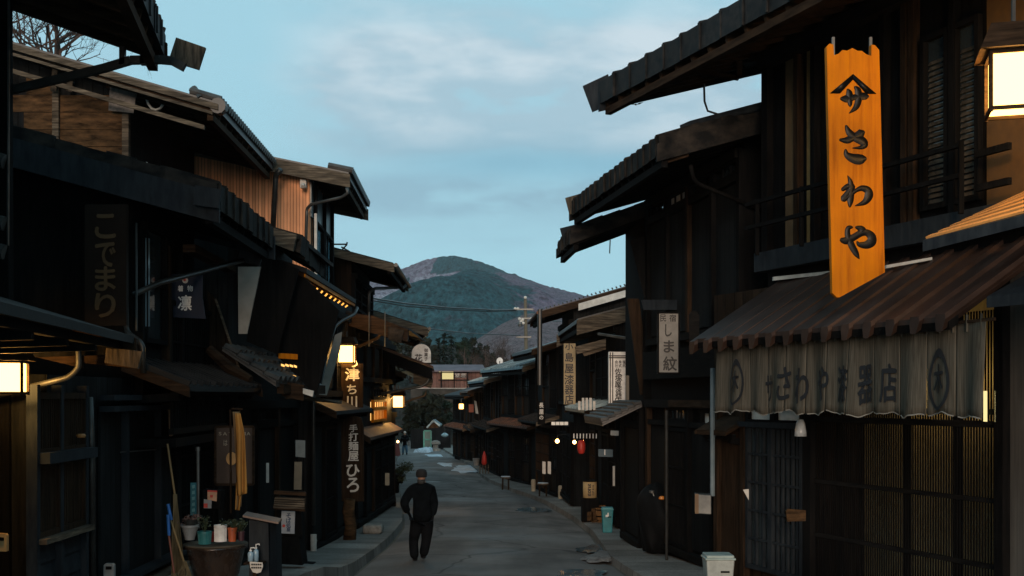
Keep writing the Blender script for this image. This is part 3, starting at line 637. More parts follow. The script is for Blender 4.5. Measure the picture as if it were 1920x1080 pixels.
sleeve(h, [P(598,740,21.2), P(628,628,21.2), P(641,622,21.2), P(637,655,21.2), P(612,741,21.2)], (0,.05,0), M['plaster'], 'plaster_panel')
pipe(h, [P(670,577,23.6), P(664,590,23.4), P(640,602,22.9), P(628,612,22.6), P(612,660,21.9), P(603,720,21.35), P(588,742,21.3), P(588,985,21.2)], .032, M['dpipe'])
q = MB(); q.tube([P(588,1002,21.2), P(588,1040,21.2)], .055, 12); q.tube([P(588,1012,21.2), P(588,1015,21.2)], .06, 12); q.build('pipe_sleeve', M['dwhite'], h)
pent(h, f1, .05, f1.L-.3, -.05, -.28, .5, M['tin'])
q = MB(); q.poly([P(533,740,19.5), P(600,748,19.5), P(640,752,21.5), P(640,757,21.5), P(533,748,19.5)], (0,.05,.0)); q.build('ledge', M['grey'], h)

# --- small gable house and heavy timber canopy
h = thing('townhouse', 'townhouse with aerial on its low gable and thick brown canopy beam above the first lantern', 'house', (-4, 30, zp(30)))
fr = Fr((-3.9,28.5), (-4.0,33), -1)
wall_part(h, fr, -3.2, 3.15, 1.05, .26, 8, M['bboard'])
roof_parts(h, fr, 3.1, 1.05, .5, .1, .26, 8, M['tin'], th=.08, vb=.2, vmat=M['grey'], gutter=M['dpipe'])
fill(h, fr, 1.2, 2.95, 31, trans=False, kinds='WB')
q = MB(); q.tube([P(615,458,28.4), P(651,458,28.4)], .02, 6); q.tube([P(651,454,28.4), P(650,459,28.4), P(640,470,28.4), P(632,473,28.4)], .02, 6); q.tube([P(640,463,28.4), P(656,472,28.4)], .02, 6); q.build('aerial', M['dpipe'], h)
pipe(h, [P(766,522,32.8), P(764,532,32.6), P(756,539,32.3), P(702,541,30.2), P(692,548,30.1), P(691,610,30.1)], .04, M['dpipe'])
q = MB(); q.poly([P(715,496,28), P(738,502,28), P(737,508,28), P(714,502,28)], (0,.04,0)); q.build('end_board', M['dwhite'], h)
f1 = Fr((-3.60,26.7), (-3.45,33.6), -1)
q = MB(); q.poly([f1.p(0,0,-3.3), f1.p(0,0,1.6), f1.p(0,4,2.3), f1.p(0,4,-3.3)], f1.u*f1.L); q.build('lower_wall', M['vboard'], h)
# thick beam = canopy rake facing the viewer
q = MB(); q.poly([P(640,586,25.6), P(700,592,25.6), P(765,618,25.6), P(764,640,25.6), P(700,625,25.6), P(652,610,25.6), P(640,604,25.6)], (0,.25,0)); q.build('canopy_beam', M['brown'], h)
q = MB(); q.poly([P(729,612,25.5), P(757,620,25.5), P(752,644,25.5), P(728,637,25.5)], (0,.06,0)); q.build('slate_patch', M['shingle'], h)
q = MB(); q.poly([P(636,578,25.7), P(768,615,25.7), P(768,619,25.7), P(636,583,25.7)], (.0,4.8,-.05)); q.build('canopy', M['tin'], h)
q = MB()
for x in (692, 722): q.tube([P(x,585,25.5), P(x,650,25.5)], .012, 5)
q.build('hanging_rod', M['metal'], h)
pipe(h, [P(714,626,25.7), P(708,634,25.8), P(672,650,26), P(655,652,26.2)], .035, M['ambermetal'])
a0, a1 = f1.a(694), f1.a(719)
lattice(h, f1, a0, a1, f1.z(790,a0), f1.z(768,a0), .28, pane=WARM, rails=0, name='lit_window', frm=M['honey'])
lattice(h, f1, a0, a1, f1.z(746,a0), f1.z(727,a0), .5, pane=M['glass'], rails=0, name='window')
lattice(h, f1, a0, a1, f1.z(768,a0)+.03, f1.z(752,a0), .4, pane=WARM, rails=0, name='lit_window', frm=M['honey'])
fill(h, f1, -3.05, -.9, 33, trans=True, kinds='DLB'); fill(h, f1, .3, 1.4, 34, trans=False, kinds='BW')
pent(h, f1, .1, f1.L-.2, -.75, -.95, .35, M['rust'])
q = MB(); q.poly([P(595,803,23.5), P(618,803,23.5), P(618,832,23.5), P(595,832,23.5)], (0,.12,0)); q.build('sign_box', M['dwhite'], h)

# --- low brown roofed house behind with dark beam
h = thing('townhouse', 'low townhouse with long pale eave board and round topped shop sign on its canopy', 'house', (-4, 36, zp(36)))
fr = Fr((-3.62,35.2), (-4.5,43), -1)
wall_part(h, fr, -3.4, 1.95, 1.05, .31, 8, M['bboard'])
roof_parts(h, fr, 1.98, 1.05, .4, .1, .31, 8, M['tin'], th=.07, vb=.26, vmat=M['grey'], gutter=M['dpipe'])
q = MB(); q.poly([P(640,634,31), P(694,647,31), P(810,690,31), P(810,712,31), P(694,668,31), P(640,656,31)], (0,.12,0)); q.build('canopy_beam', M['black'], h)
q = MB(); q.poly([P(690,640,31.2), P(812,686,31.2), P(812,690,31.2), P(690,646,31.2)], (-.3,5,.0)); q.build('canopy', M['rust'], h)
q = MB(); q.poly([P(775,700,31.3), P(812,712,31.3), P(808,728,31.3), P(775,718,31.3)], (0,.08,0)); q.build('end_board', M['grey'], h)
f1 = Fr((-3.45,33.7), (-4.45,43), -1)
q = MB(); q.poly([f1.p(0,0,-3.5), f1.p(0,0,.9), f1.p(0,4,1.5), f1.p(0,4,-3.5)], f1.u*f1.L); q.build('lower_wall', M['vboard'], h)
fill(h, f1, -3.2, -.5, 41)
q = MB(); q.poly([P(752,697,33), P(762,695,33), P(806,712,33), P(800,722,33), P(790,716,33)], (0,1.2,.1)); q.build('sheet_canopy', M['teal'], h)
pipe(h, [P(806,704,31.2), P(802,716,31.2), P(792,724,31.2), P(696,742,31.2)], .035, M['metal'])
pipe(h, [P(734,744,33.3), P(729,750,33.3), P(728,832,33.3), P(720,838,33.2), P(700,844,33)], .035, M['ambermetal'])  # orange lantern light on this pipe is put into its colour
pipe(h, [P(800,732,32), P(797,742,32), P(770,750,32), P(760,755,32)], .03, M['ambermetal'])
# --- farther left row, seen edge-on
def rowhouse(label, n0, n1, side, ze, seed, rm, over=.9, slope=.3, can=True, lit=.0, th=.1, vm=None, plates=0, battens=0, group='townhouses down the street', back=7):
    fr = Fr(n0, n1, side); zb = g(n1[1])-.3; h = thing('townhouse', label, 'house', (n0[0], n0[1], g(n0[1])), group)
    wall_part(h, fr, zb, ze, over, slope, back, M['vboard'] if seed % 2 else M['bboard'])
    roof_parts(h, fr, ze, over, .35, .15, slope, back, rm, th=th, vb=.17, vmat=vm, plates=plates, battens=battens)
    zg = g(n1[1])+.12; zm = zg+(ze+over*slope-zg)*.52
    fill(h, fr, zg, zm-.1, seed, lit=lit); fill(h, fr, zm+.1, ze+over*slope-.12, seed+50, trans=False, lit=lit, kinds='LWB')
    if can: pent(h, fr, .05, fr.L-.05, zm+.12, zm-.12, .75, M['tin'] if seed % 3 else M['rust'], battens=.35, vm=M['grey'] if seed % 2 else None)
    return h, fr
rowhouse('low dark house on the left far past the second lantern', (-4.9,43.8), (-6.1,53), -1, .75, 61, M['tin'], can=False)
rowhouse('small left hand house where the street bends, seen edge on', (-6.4,53.6), (-8.0,64), -1, .3, 62, M['tile'], can=False)
rowhouse('farthest left hand house beside the distant walker', (-8.3,64.6), (-9.9,76), -1, 0, 63, M['tin'], can=False)
rowhouse('last house on the left before the end of the street', (-9.9,77), (-12.4,94), -1, -.2, 64, M['rust'])
# ================================================================== RIGHT SIDE
# --- near right shop
h = thing('shop_house', 'lacquerware shop house at the right with brown ribbed canopy, cloth curtain and glowing lattice front', 'shop', (4.5, 13, g(13)))
ua = Fr((9.67-.377*6, 6), (9.67-.377*16.25, 16.25), 1)
wall_part(h, ua, 1.5, 4.5, 1.58, .3, 9, M['black'])
roof_parts(h, ua, 4.40, 1.58, 0, 2.05, .3, 9, M['tin'], th=.30, vb=.30, vmat=M['navy'], plates=.5, bm=M['brown'])
q = MB(); q.poly([P(1093,161,18.4), P(1140,139,18.4), P(1158,190,18.4), P(1111,209,18.4)], (0,.06,0)); q.build('end_board', M['navy'], h)
q = MB(); q.poly([P(1300,128,16.6), P(1388,143,16.6), P(1386,148,16.6), P(1300,135,16.6)], (0,.1,0)); q.bar(P(1386,146,16.6), P(1386,70,16.6), .07, .1); q.build('eave_bracket', M['brown'], h)
q = MB(); q.tube([P(1320,157,16.9), P(1321,190,16.9), P(1327,208,16.9), P(1345,214,16.9), P(1358,214,16.9)], .016, 6); q.build('cable', M['dpipe'], h)
# 1F walls
f1 = Fr((9.67-.377*6, 6), (9.67-.377*17.6, 17.6), 1)
def A(px): return f1.a(px)
q = MB(); q.poly([f1.p(A(1528)-.0,0,-3), f1.p(A(1528),0,1.5), f1.p(A(1528),5,1.9), f1.p(A(1528),5,-3)], f1.u*(f1.L-A(1528))); q.build('lower_wall', M['bboard'], h)
q = MB(); q.poly([f1.p(0,0,-3), f1.p(0,0,1.5), f1.p(0,5,1.9), f1.p(0,5,-3)], f1.u*A(1884)); q.build('lower_wall', noisy('dim curtain', (.05,.047,.042), (.085,.08,.07), (30,30,1), .9), h)
# the lit room behind the lattice
aL, aR = A(1884), A(1530)
room = plain('room wall', (.50,.43,.24), .9)
q = MB(); q.poly([f1.p(aL,.75,-3), f1.p(aR,.75,-3), f1.p(aR,.75,1.3), f1.p(aL,.75,1.3)], f1.w*.05)
q.slab([f1.p(aL,0.02,1.35), f1.p(aR,0.02,1.35), f1.p(aR,.8,1.35), f1.p(aL,.8,1.35)], .04); q.build('room_wall', room, h)
for a_ in (A(1640), A(1720), A(1815)):
    lt = bpy.data.lights.new('room_lamp', 'POINT'); lt.energy = 4.5; lt.color = (1,.66,.26); lt.shadow_soft_size = .1
    lo_ = bpy.data.objects.new('room_lamp', lt); C.objects.link(lo_); lo_.parent = h; lo_.location = f1.p(a_,.5,.15)-org(h)
q = MB()
n = 78
for i in range(n+1): a_ = aL+(aR-aL)*i/n; q.bar(f1.p(a_,-.02,-2.9), f1.p(a_,-.02,.9), .021, .008, up=f1.w)
lat = q.build('lattice_front', M['black'], h)
for z, hh in ((-.30,.07),(-.40,.0),(-1.10,.05),(-1.79,.05),(-.17,.06),(-2.5,.06)):
    if hh: beam(h, f1, aL, aR, z, hh, b=.01, t=.05, name='rail')
for px_ in (1572,1696,1790): q = MB(); q.bar(f1.p(A(px_),.04,-2.9), f1.p(A(px_),.04,1.0), .09, .05, up=f1.w); q.build('mullion', M['black'], h)
post(h, f1, A(1524), -2.95, 1.3, .16); post(h, f1, A(1886), -2.95, 1.3, .12)
for k, px_ in enumerate((1858,1879)):
    q = MB(); q.poly([f1.p(A(px_),-.10,-.27), f1.p(A(px_+(6 if k<1 else 2)),-.10,-.27), f1.p(A(px_+(6 if k<1 else 2)),-.10,.05), f1.p(A(px_),-.10,.05)], f1.w*.01); q.build('lit_gap', emit('lit gap', (1,.82,.36), 1.1) if k == 0 else bpy.data.materials['lit gap'], h)
# entrance door (lattice with glass), side board, small hood
lattice(h, f1, A(1512), A(1455), -2.4, -.42, .115, pane=M['glass'], rails=4, name='door', frm=M['navy'], sw=.035)
lattice(h, f1, A(1452), A(1410), -2.4, -.42, .16, pane=M['glass'], rails=4, name='door', frm=M['navy'], sw=.035)
lattice(h, f1, A(1512), A(1460), -.36, -.13, .6, pane=M['paper'], rails=0, name='transom'); lattice(h, f1, A(1456), A(1410), -.36, -.13, .6, pane=M['paper'], rails=0, name='transom')
beam(h, f1, A(1520), A(1400), -.40, .07, M['navy'])
panel(h, f1, A(1405), A(1356), -2.6, -.5, M['brownv']); post(h, f1, A(1402), -2.8, .1, .10, M['brownv']); post(h, f1, A(1352), -2.9, .3, .10, M['brownv'])
pent(h, f1, A(1400), A(1345), -.30, -.50, .35, M['brown'], vb=.05)
q = MB(); q.tube([f1.px(1336,690,-.35), f1.px(1336,930,-.35)], .035, 8); q.build('downpipe', noisy('pale pipe', (.09,.13,.15), (.14,.18,.20), (4,4,4), .35), h)
# 1F canopy: ribbed brown sheet
cf = Fr((8.25-.377*8.5, 8.5), (8.25-.377*16.0, 16.0), 1)
q = MB(); a0, a1 = cf.a(1778), cf.a(1300)
pr = lambda a, b, dz=0: cf.p(a, b, .78-.012*a+b*.62+dz)
q.poly([pr(a0,0), pr(a0,1.35), pr(a0,1.35,-.05), pr(a0,0,-.05)], cf.u*(a1-a0)); q.v[-4:] = [v for v in q.v[-4:]]
q.build('canopy', M['redroof'], h)
n = 13
for i in range(n+1):
    a_ = a0+.05+(a1-a0-.1)*i/n; q = MB(); q.poly([pr(a_-.07,-.05,.0), pr(a_-.06,-.05,.055), pr(a_+.06,-.05,.055), pr(a_+.075,-.05,.0), pr(a_+.06,-.05,-.11), pr(a_-.02,-.05,-.11)], pr(a_,1.33)-pr(a_,-.05)); q.build('batten', M['redroof'], h)
q = MB(); q.poly([pr(a0,0,-.05), pr(a0,.02,-.14), pr(a0,.12,-.14), pr(a0,.12,-.05)], cf.u*(a1-a0)); q.build('fascia', M['black'], h)
q = MB(); q.poly([P(1450,519,15.9), P(1556,508,14.9), P(1556,514,14.9), P(1450,526,15.9)], (0,.06,0)); q.poly([P(1662,497,13.4), P(1748,482,12.9), P(1748,487,12.9), P(1662,503,13.4)], (0,.06,0)); q.build('flashing', M['dwhite'], h)
# near part of the canopy steps down into the dark
q = MB(); q.poly([cf.p(-.5,-.1,.88), cf.p(-.5,1.4,1.6), cf.p(-.5,1.4,1.5), cf.p(-.5,-.1,.78)], cf.u*(a0-.1)); q.build('side_canopy', M['navy'], h)
# 2F front: sill beam, pillars, screens, rail
beam(h, ua, 0, ua.L, 1.83, .26, M['navy'], b=-.06); beam(h, ua, 0, ua.L, 4.6, .2, b=-.02)
for px_ in (1443, 1503, 1535, 1665, 1706, 1720, 1796): post(h, ua, min(ua.L-.06, ua.a(px_)), 1.9, 4.8, .09 if px_ != 1443 else .14, M['brownv'] if px_ in (1503,1720,1706) else M['black'])
panel(h, ua, ua.a(1500), ua.a(1475), 1.98, 4.6, plain('ochre screen', (.13,.075,.03), .8), t=.02)
panel(h, ua, ua.a(1536), ua.a(1515), 1.98, 4.6, plain('ochre screen', (.22,.12,.035), .8), t=.02)
for x0, x1 in ((1780,1740),(1838,1800)):
    lattice(h, ua, ua.a(x0+5), ua.a(x1), 2.1, 4.0, 1.2, pane=M['glass'], rails=0, frm=M['black'])
    q = MB()
    for k in range(26):
        z = 2.15+k*.062; q.poly([ua.p(ua.a(x0),-.045,z), ua.p(ua.a(x1+6),-.045,z), ua.p(ua.a(x1+6),-.02,z+.04), ua.p(ua.a(x0),-.02,z+.04)], (0,0,-.006))
    q.build('blind', M['greyx'], h)
for z in (2.30, 2.62): beam(h, ua, ua.a(1850), ua.L, z, .05, M['black'], b=-.32, t=.05, name='rail')
for px_ in (1460,1545,1700,1850): q = MB(); q.bar(ua.p(min(ua.L-.05,ua.a(px_)),-.34,1.9), ua.p(min(ua.L-.05,ua.a(px_)),-.34,2.66), .05, .05); q.build('rail_post', M['black'], h)
panel(h, ua, ua.a(1925), ua.a(1853), 1.95, 4.4, plain('lamp side wall board', (.09,.045,.010), .8), t=.02)
for z in (2.15, 2.5): q = MB(); q.bar(ua.p(ua.a(1930),-.25,z), ua.p(ua.a(1865),-.25,z), .05, .07); q.build('rail', M['black'], h)
# small slatted hood roof under the lantern
sp_ = [P(1730,451,10.6), P(1990,384,9.7), P(1990,328,11.0), P(1860,390,11.6)]
q = MB(); q.poly(sp_, (0,0,-.10)); q.build('hood_roof', M['navy'], h)
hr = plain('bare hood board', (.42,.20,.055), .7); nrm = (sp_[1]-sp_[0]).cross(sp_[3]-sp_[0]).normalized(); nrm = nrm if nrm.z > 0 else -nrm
for i in range(6):
    t0, t1 = i/6+.045, (i+1)/6-.045; e0 = sp_[0].lerp(sp_[3], t0); e1 = sp_[1].lerp(sp_[2], t0); e2 = sp_[1].lerp(sp_[2], t1); e3 = sp_[0].lerp(sp_[3], t1)
    q = MB(); q.poly([e0, e1, e2, e3], nrm*.02); q.build('hood_board', hr, h)

# --- second right house with fat bark roof
h = thing('townhouse', 'tall black townhouse with thick sagging bark roof and leaning wing wall beside the lacquerware shop', 'house', (3, 19, g(19)))
fr = Fr((3.40,17.2), (2.60,21.9), 1)
wall_part(h, fr, -3.1, 3.45, 1.5, .3, 9, M['black'])
roof_parts(h, fr, 3.36, 1.5, .65, .15, .3, 9, M['shingle'], th=.24, vb=.25, plates=.32, vmat=M['shingle'])
q = MB(); q.poly([P(1240,264,16.4), P(1284,250,16.4), P(1292,293,16.4), P(1253,305,16.4)], (0,.07,0)); q.build('end_board', M['brown'], h)
q = MB(); q.poly([P(1060,371,21.7), P(1092,362,21.7), P(1098,393,21.7), P(1068,402,21.7)], (0,.07,0)); q.build('end_board', M['greyx'], h)
q = MB(); q.tube([P(1278,242,16.5), P(1296,234,16.5), P(1440,196,16.5), P(1540,166,16.5)], .06, 8); q.build('ridge_pipe', M['navy'], h)
fill(h, fr, -2.75, -.1, 71, kinds='BBL'); fill(h, fr, .9, 3.6, 72, trans=True, kinds='LBB')
beam(h, fr, 0, fr.L, .55, .5, M['blackh'])
pipe(h, [P(1295,310,16.7), P(1300,335,16.8), P(1310,345,16.9), P(1440,400,17.2)], .03, M['black'])
q = MB(); q.tube([fr.px(1250,770,-.3), fr.px(1250,1090,-.3)], .026, 8); q.build('downpipe', M['dpipe'], h)
for k, (y0, y1) in enumerate(((418,424),(432,502))):
    q = MB(); q.poly([P(1435,y0,17.2), P(1444,y0,17.2), P(1444,y1,17.2), P(1435,y1,17.2)], (0,.04,0)); q.build('ochre_strip', plain('ochre strip', (.30,.19,.10), .8) if not k else bpy.data.materials['ochre strip'], h)
beam(h, fr, 0, 3.2, -.13, .12, M['brown'])
lattice(h, fr, .7, 1.7, -.62, -.25, .5, pane=M['paper'], rails=0, name='transom')

# --- third right house: lower roof end and leaning wall
h = thing('townhouse', 'black house with short weathered roof end and leaning brace wall above the white lacquer sign', 'house', (2.5, 24, g(24)))
fr = Fr((2.50,22.3), (2.35,24.3), 1)
wall_part(h, fr, -3.2, 2.95, 1.4, .38, 8, M['black'])
roof_parts(h, fr, 2.92, 1.4, .1, .1, .38, 8, M['shingle'], th=.22, vb=.2, plates=.3, vmat=M['shingle'])
q = MB(); q.poly([P(1050,428,23.2), P(1082,420,23.2), P(1092,458,23.2), P(1061,469,23.2)], (0,.07,0)); q.build('end_board', M['navy'], h)
q = MB(); q.tube([P(1144,450,22.5), P(1143,475,22.5)], .012, 5); q.build('drip_wire', M['dpipe'], h)
sleeve(h, [P(1182,452,21.95), P(1246,430,21.95), P(1246,660,21.95), P(1228,640,21.95)], (0,.08,0), M['black'])
sleeve(h, [P(1176,560,22.4), P(1198,560,22.4), P(1222,740,22.4), P(1200,740,22.4)], (0,.1,0), M['brownv'], 'brace')
sleeve(h, [P(1196,590,22.7), P(1222,590,22.7), P(1222,650,22.7), P(1210,650,22.7)], (0,.05,0), M['plaster'], 'plaster_panel')
q = MB(); q.poly([P(1203,562,20.6), P(1280,562,20.2), P(1280,581,20.2), P(1208,581,20.6)], (0,.1,0)); q.build('header_board', M['navy'], h)
fill(h, fr, -2.95, -.2, 73, kinds='BL')
tiles(h, Fr((2.45,22.1),(2.3,25.0),1), 0, 2.9, -.16, -.52, .75, M['tile'], pitch=.15, rows=6)

# --- fourth: heavy timber gable ends
h = thing('townhouse', 'dark townhouse with broad weathered gable board over the tan and white shop signs', 'house', (2.4, 29, g(29)))
fr = Fr((2.50,27.3), (2.30,33.2), 1)
wall_part(h, fr, -3.3, 1.72, 1.0, .27, 8, M['vboard'])
roof_parts(h, fr, 1.68, 1.0, .35, .1, .27, 8, M['tile'], th=.09, vb=.34, vmat=M['grey'])
fill(h, fr, -3.05, -.5, 81, kinds='LBD'); fill(h, fr, -.25, 1.6, 82, trans=False, kinds='LBW', lit=0)
q = MB(); q.poly([P(1078,650,26.6), P(1136,635,26.6), P(1136,648,26.6), P(1082,664,26.6)], (0,.15,0)); q.poly([P(1090,658,26.7), P(1136,640,26.7), P(1136,655,26.7), P(1096,668,26.7)], (0,.1,0)); q.build('canopy_beam', M['grey'], h)
q = MB(); q.bar(P(1122,626,25.5), P(1220,641,24), .05, .05); q.build('stay_bar', M['metal'], h)
pent(h, fr, 0, fr.L, -.12, -.34, .8, M['teal'], battens=.3)
for k in range(5):
    q = MB(); q.poly([P(1084+k*7,752-(6 if 0<k<4 else 0),26.4), P(1088.5+k*7,752-(6 if 0<k<4 else 0),26.4), P(1088.5+k*7,769,26.4), P(1084+k*7,769,26.4)], (0,.02,0)); q.build('white_slat', M['dwhite'], h)
for k in range(4):
    q = MB(); q.poly([P(1034+k*8,791,27), P(1041+k*8,791,27), P(1041+k*8,797,27), P(1034+k*8,797,27)], (0,.02,0)); q.build('paper_pane', M['paper'], h)
for k in range(8):
    q = MB(); q.bar(P(1076+k*6,813,26.8), P(1076+k*6,822,26.8), .02, .02); q.build('white_peg', M['white'], h)
for k in range(3):
    q = MB(); q.poly([P(1145+k*18,807,26), P(1160+k*18,808,26), P(1160+k*18,817,26), P(1145+k*18,816,26)], (0,.02,0)); q.build('paper_pane', M['paper'], h)

# --- fifth: open framed roof end with cream board
h = thing('townhouse', 'house with jutting tiled roof end, cream gable board and tall corner downpipe against the mountain', 'house', (2, 35, g(35)))
fr = Fr((1.80,34.3), (1.62,38), 1)
wall_part(h, fr, -3.4, 2.42, 1.0, .29, 8, M['vboard'])
roof_parts(h, fr, 2.38, 1.0, .35, .1, .29, 8, M['tile'], th=.08, vb=.2, vmat=M['brown'], gutter=M['rust'])
q = MB()
for i in range(44): q.tube([fr.p(-.4, -.95+i*.12, 2.50+i*.12*.29), fr.p(-.3, -.95+i*.12, 2.53+i*.12*.29)], .026, 5)
q.build('tile_ends', M['tile'], h)
q = MB(); rake(q, fr, -.42, .1, 2.66, 2.6, 2.66+2.5*.29, .2, .03); q.build('gable_board', M['dwhite'], h)
q = MB(); q.tube([P(1012,580,33.9), P(1012,722,33.9)], .07, 10); q.build('downpipe', M['dpipe'], h)
fill(h, fr, -3.2, -.8, 91, kinds='BL'); fill(h, fr, -.3, 2.2, 92, trans=False, kinds='LB')
# --- row down the street on the right
rowhouse('right hand house with blue grey tile edge and orange rafters behind the corner downpipe', (1.55,38.4), (.95,42.6), 1, 1.42, 101, M['tile'], over=.95, th=.1)
rowhouse('right hand house with long teal sheet roof, nearest of the teal roofs', (1.30,43.2), (-.35,50.5), 1, .98, 102, M['teal'], over=1.0, battens=.5, vm=M['grey'], back=6)
rowhouse('right hand house with teal sheet roof in the middle of the row', (-.35,51.2), (-1.35,60), 1, .60, 103, M['teal'], over=.9, battens=.5, vm=M['grey'], back=6)
rowhouse('right hand house with rusty canopy and red cone before it', (-1.40,60.8), (-2.15,69.5), 1, .15, 104, M['rust'], over=.9, lit=.25, back=6)
h_, frh = rowhouse('far right hand house with small glowing lantern under its eave', (-2.2,70.3), (-3.9,79.5), 1, -.05, 105, M['tin'], over=.7, back=6)

# ================================================================== SIGNS
def board(name, label, x0, y0, x1, y1, d, bm, cells, tm, th=.06, yaw=0, cat='sign', cols=None, frame=None, bold=.008, shape=None, parts=None):
    """sign board facing the viewer (turned by yaw); cells = (char, cx, cy, w, h) in picture pixels"""
    c = P((x0+x1)/2, (y0+y1)/2, d); k = d/F; u = Vector((math.cos(yaw), math.sin(yaw), 0)); v = Vector((0,0,1)); n = Vector((u.y, -u.x, 0))
    o = thing(name, label, cat, P((x0+x1)/2, y1, d)); W, H_ = (x1-x0)*k, (y1-y0)*k
    to3 = lambda px, py, off=0: c+u*((px-(x0+x1)/2)*k)+v*(((y0+y1)/2-py)*k)+n*(th/2+off)
    q = MB(); pts = shape or [(x0,y0),(x1,y0),(x1,y1),(x0,y1)]; q.poly([to3(a, b_) for a, b_ in pts], -n*th); q.build('panel', bm, o)
    if frame:
        for (a, b_, c_, d_) in ((x0,y0,x1,y0),(x0,y1,x1,y1),(x0,y0,x0,y1),(x1,y0,x1,y1)): q = MB(); q.bar(to3(a,b_,-.01), to3(c_,d_,-.01), .03, .03, up=n); q.build('frame', frame, o)
    if cells:
        q = MB()
        for ch, cx, cy, w_, h_ in cells: letter(q, ch, to3(cx, cy, .004), u, v, w_*k, h_*k, bold=bold)
        q.build('lettering', tm, o)
    return o, to3, u, v, n, k
# big honey coloured board
shape = [(1547,90),(1553,84),(1560,86),(1561,106),(1570,103),(1577,96),(1586,97),(1596,92),(1606,97),(1614,97),(1622,103),(1632,106),(1632,85),(1639,86),(1647,95),(1658,511),(1572,558),(1566,558),(1558,550)]
o, to3, u, v, n, k = board('shop_sign', 'tall honey coloured wooden signboard with raised black brush letters, lit by the lantern', 1547, 84, 1658, 558, 12.35, M['honey'], None, None, th=.07, yaw=R(3), shape=shape)
q = MB()
for poly in ([(1596.5,141),(1553,177.5),(1572,177.5),(1597,151)],[(1596.5,141),(1641,177.5),(1622,177.5),(1597,151)]): q.poly([to3(a,b_,.001) for a,b_ in poly], n*.012)
ST = [[(1575,187,4),(1585,187,8),(1600,184,6),(1612,182,8),(1622,182,7)],[(1587,170,3),(1590,177,7),(1591,190,6),(1591.5,199,4)],[(1601,165,3),(1606,171,7),(1608,185,7),(1603,202,6),(1590,214,1)],
 [(1572.5,264,3),(1586,264.5,7),(1600,258,7),(1613,251,9)],[(1584,238,3),(1590,250,7),(1602,260,8),(1615,266,9),(1619,273,7),(1611,278,4),(1596,279,1)],[(1583,283,3),(1585,291,6),(1594,297,9),(1607,300,11),(1616,299,9)],
 [(1587,331,1),(1592,342,5),(1593,358,7),(1592,376,7),(1591,388,3)],[(1577,357,4),(1587,351,6),(1595,352,7),(1588,362,6),(1579,374,7)],[(1579,376,5),(1592,367,5),(1602,359,4),(1614,354,6),(1625,358,8),(1627,368,9),(1619,380,6),(1601,387,1)],
 [(1575,451,5),(1585,452,8),(1600,445,7),(1612,438,7),(1623,437,7),(1632,444,9),(1632,454,10),(1622,460,8),(1609,459,5),(1605,454,2)],[(1603,427,3),(1612,430,7),(1615,436,8),(1605,442,3)],[(1595,427,3),(1588,429,5),(1587,442,6),(1594,460,7),(1603,476,6),(1609,486,1)]]
for s_ in ST: brush(q, [(a, b_, c_*1.85) for a, b_, c_ in s_], lambda x, y: to3(x, y, .0015), n, .008)
q.build('lettering', M['ink'], o, smooth=True)
for x in (1562, 1632): q = MB(); q.bar(P(x,70,12.5), P(x,110,12.5), .03, .03); q.build('hanger', M['metal'], o)
V = lambda s, x, ys, w_, h_: [(c_, x, y, w_, h_) for c_, y in zip(s, ys)]
board('shop_sign', 'very dark vertical board with dull gold brush letters hanging left of the lattice balcony', 160, 384, 240, 611, 12.9, plain('dark lacquered board', (.009,.006,.004), .6, spec=.1), V('こでまり', 200, (425,478,523,573), 38, 44), M['gold'], th=.06, yaw=R(-4), bold=.008)
o, to3, u, v, n, k = board('banner', 'navy cloth banner with white characters hanging from the stay bar', 318, 514, 382, 598, 15.2, plain('navy cloth', (.010,.016,.034), .8), [('凛',347,568,25,28),('着',339,541,10,11),('物',357,541,10,11)], M['white'], th=.02, bold=.008, shape=[(320,514),(380,516),(380,560),(386,598),(312,594),(320,555)])
q = MB(); q.lathe((0,0,0), [(0,0),(.001,0)], 4); q = MB(); cc = to3(348,526,.006); q.poly([cc+u*(math.cos(a/16*6.283)*5.5*k)+v*(math.sin(a/16*6.283)*5.5*k) for a in range(16)], n*.004); q.build('crest', M['dwhite'], o)
q = MB(); q.poly([cc+n*.006+u*((math.cos(a/16*6.283)*2.6-.8)*k)+v*((math.sin(a/16*6.283)*2.6+.8)*k) for a in range(16)], n*.003); q.build('crest_mark', M['red'], o)
board('shop_sign', 'dark vertical board with white brush letters directly under the first lantern', 640, 682, 681, 764, 24.6, M['brownv'], [('う',664,682,16,12),('津',661,702,26,24),('ち',660,730,17,17),('川',659,753,21,20)], M['dwhite'], bold=.008)
o = board('shop_sign', 'tall dark plank sign with white brush letters standing on a log by the pavement', 640, 780, 683, 942, 24.0, M['brownv'], [('手',663,803,15,14),('打',663,819,17,15),('麺',663,836,18,16),('屋',663,855,19,18),('ひ',662,882,24,22),('ろ',662,909,22,26)], M['dwhite'], bold=.008, shape=[(646,782),(664,779),(678,784),(682,800),(683,940),(641,940),(640,800)])[0]
q = MB(); L = P(655,1014,23.8); q.tube([(L.x,L.y,L.z-.02),(L.x+.03,L.y,L.z+.3),(L.x-.02,L.y,L.z+.6),(L.x+.01,L.y,L.z+.85)], [.135,.12,.125,.115], 10); tag(q.build('log', M['plank'], None, smooth=True, loc=L), 'upright bark log holding up the plank sign', 'log')
# round topped sign
sh = [(772,680),(772,660)]+[(790+18*math.cos(R(a)), 663-18*math.sin(R(a))) for a in range(180,-1,-15)]+[(808,680)]
board('round_sign', 'round topped white sign with black writing standing on the canopy', 772, 645, 808, 680, 36, M['sign'], [('花',785,671,14,14),('御',799,657,7,7),('菓',799,665,7,7),('子',799,673,7,7)], M['inkm'], shape=sh, bold=.008)
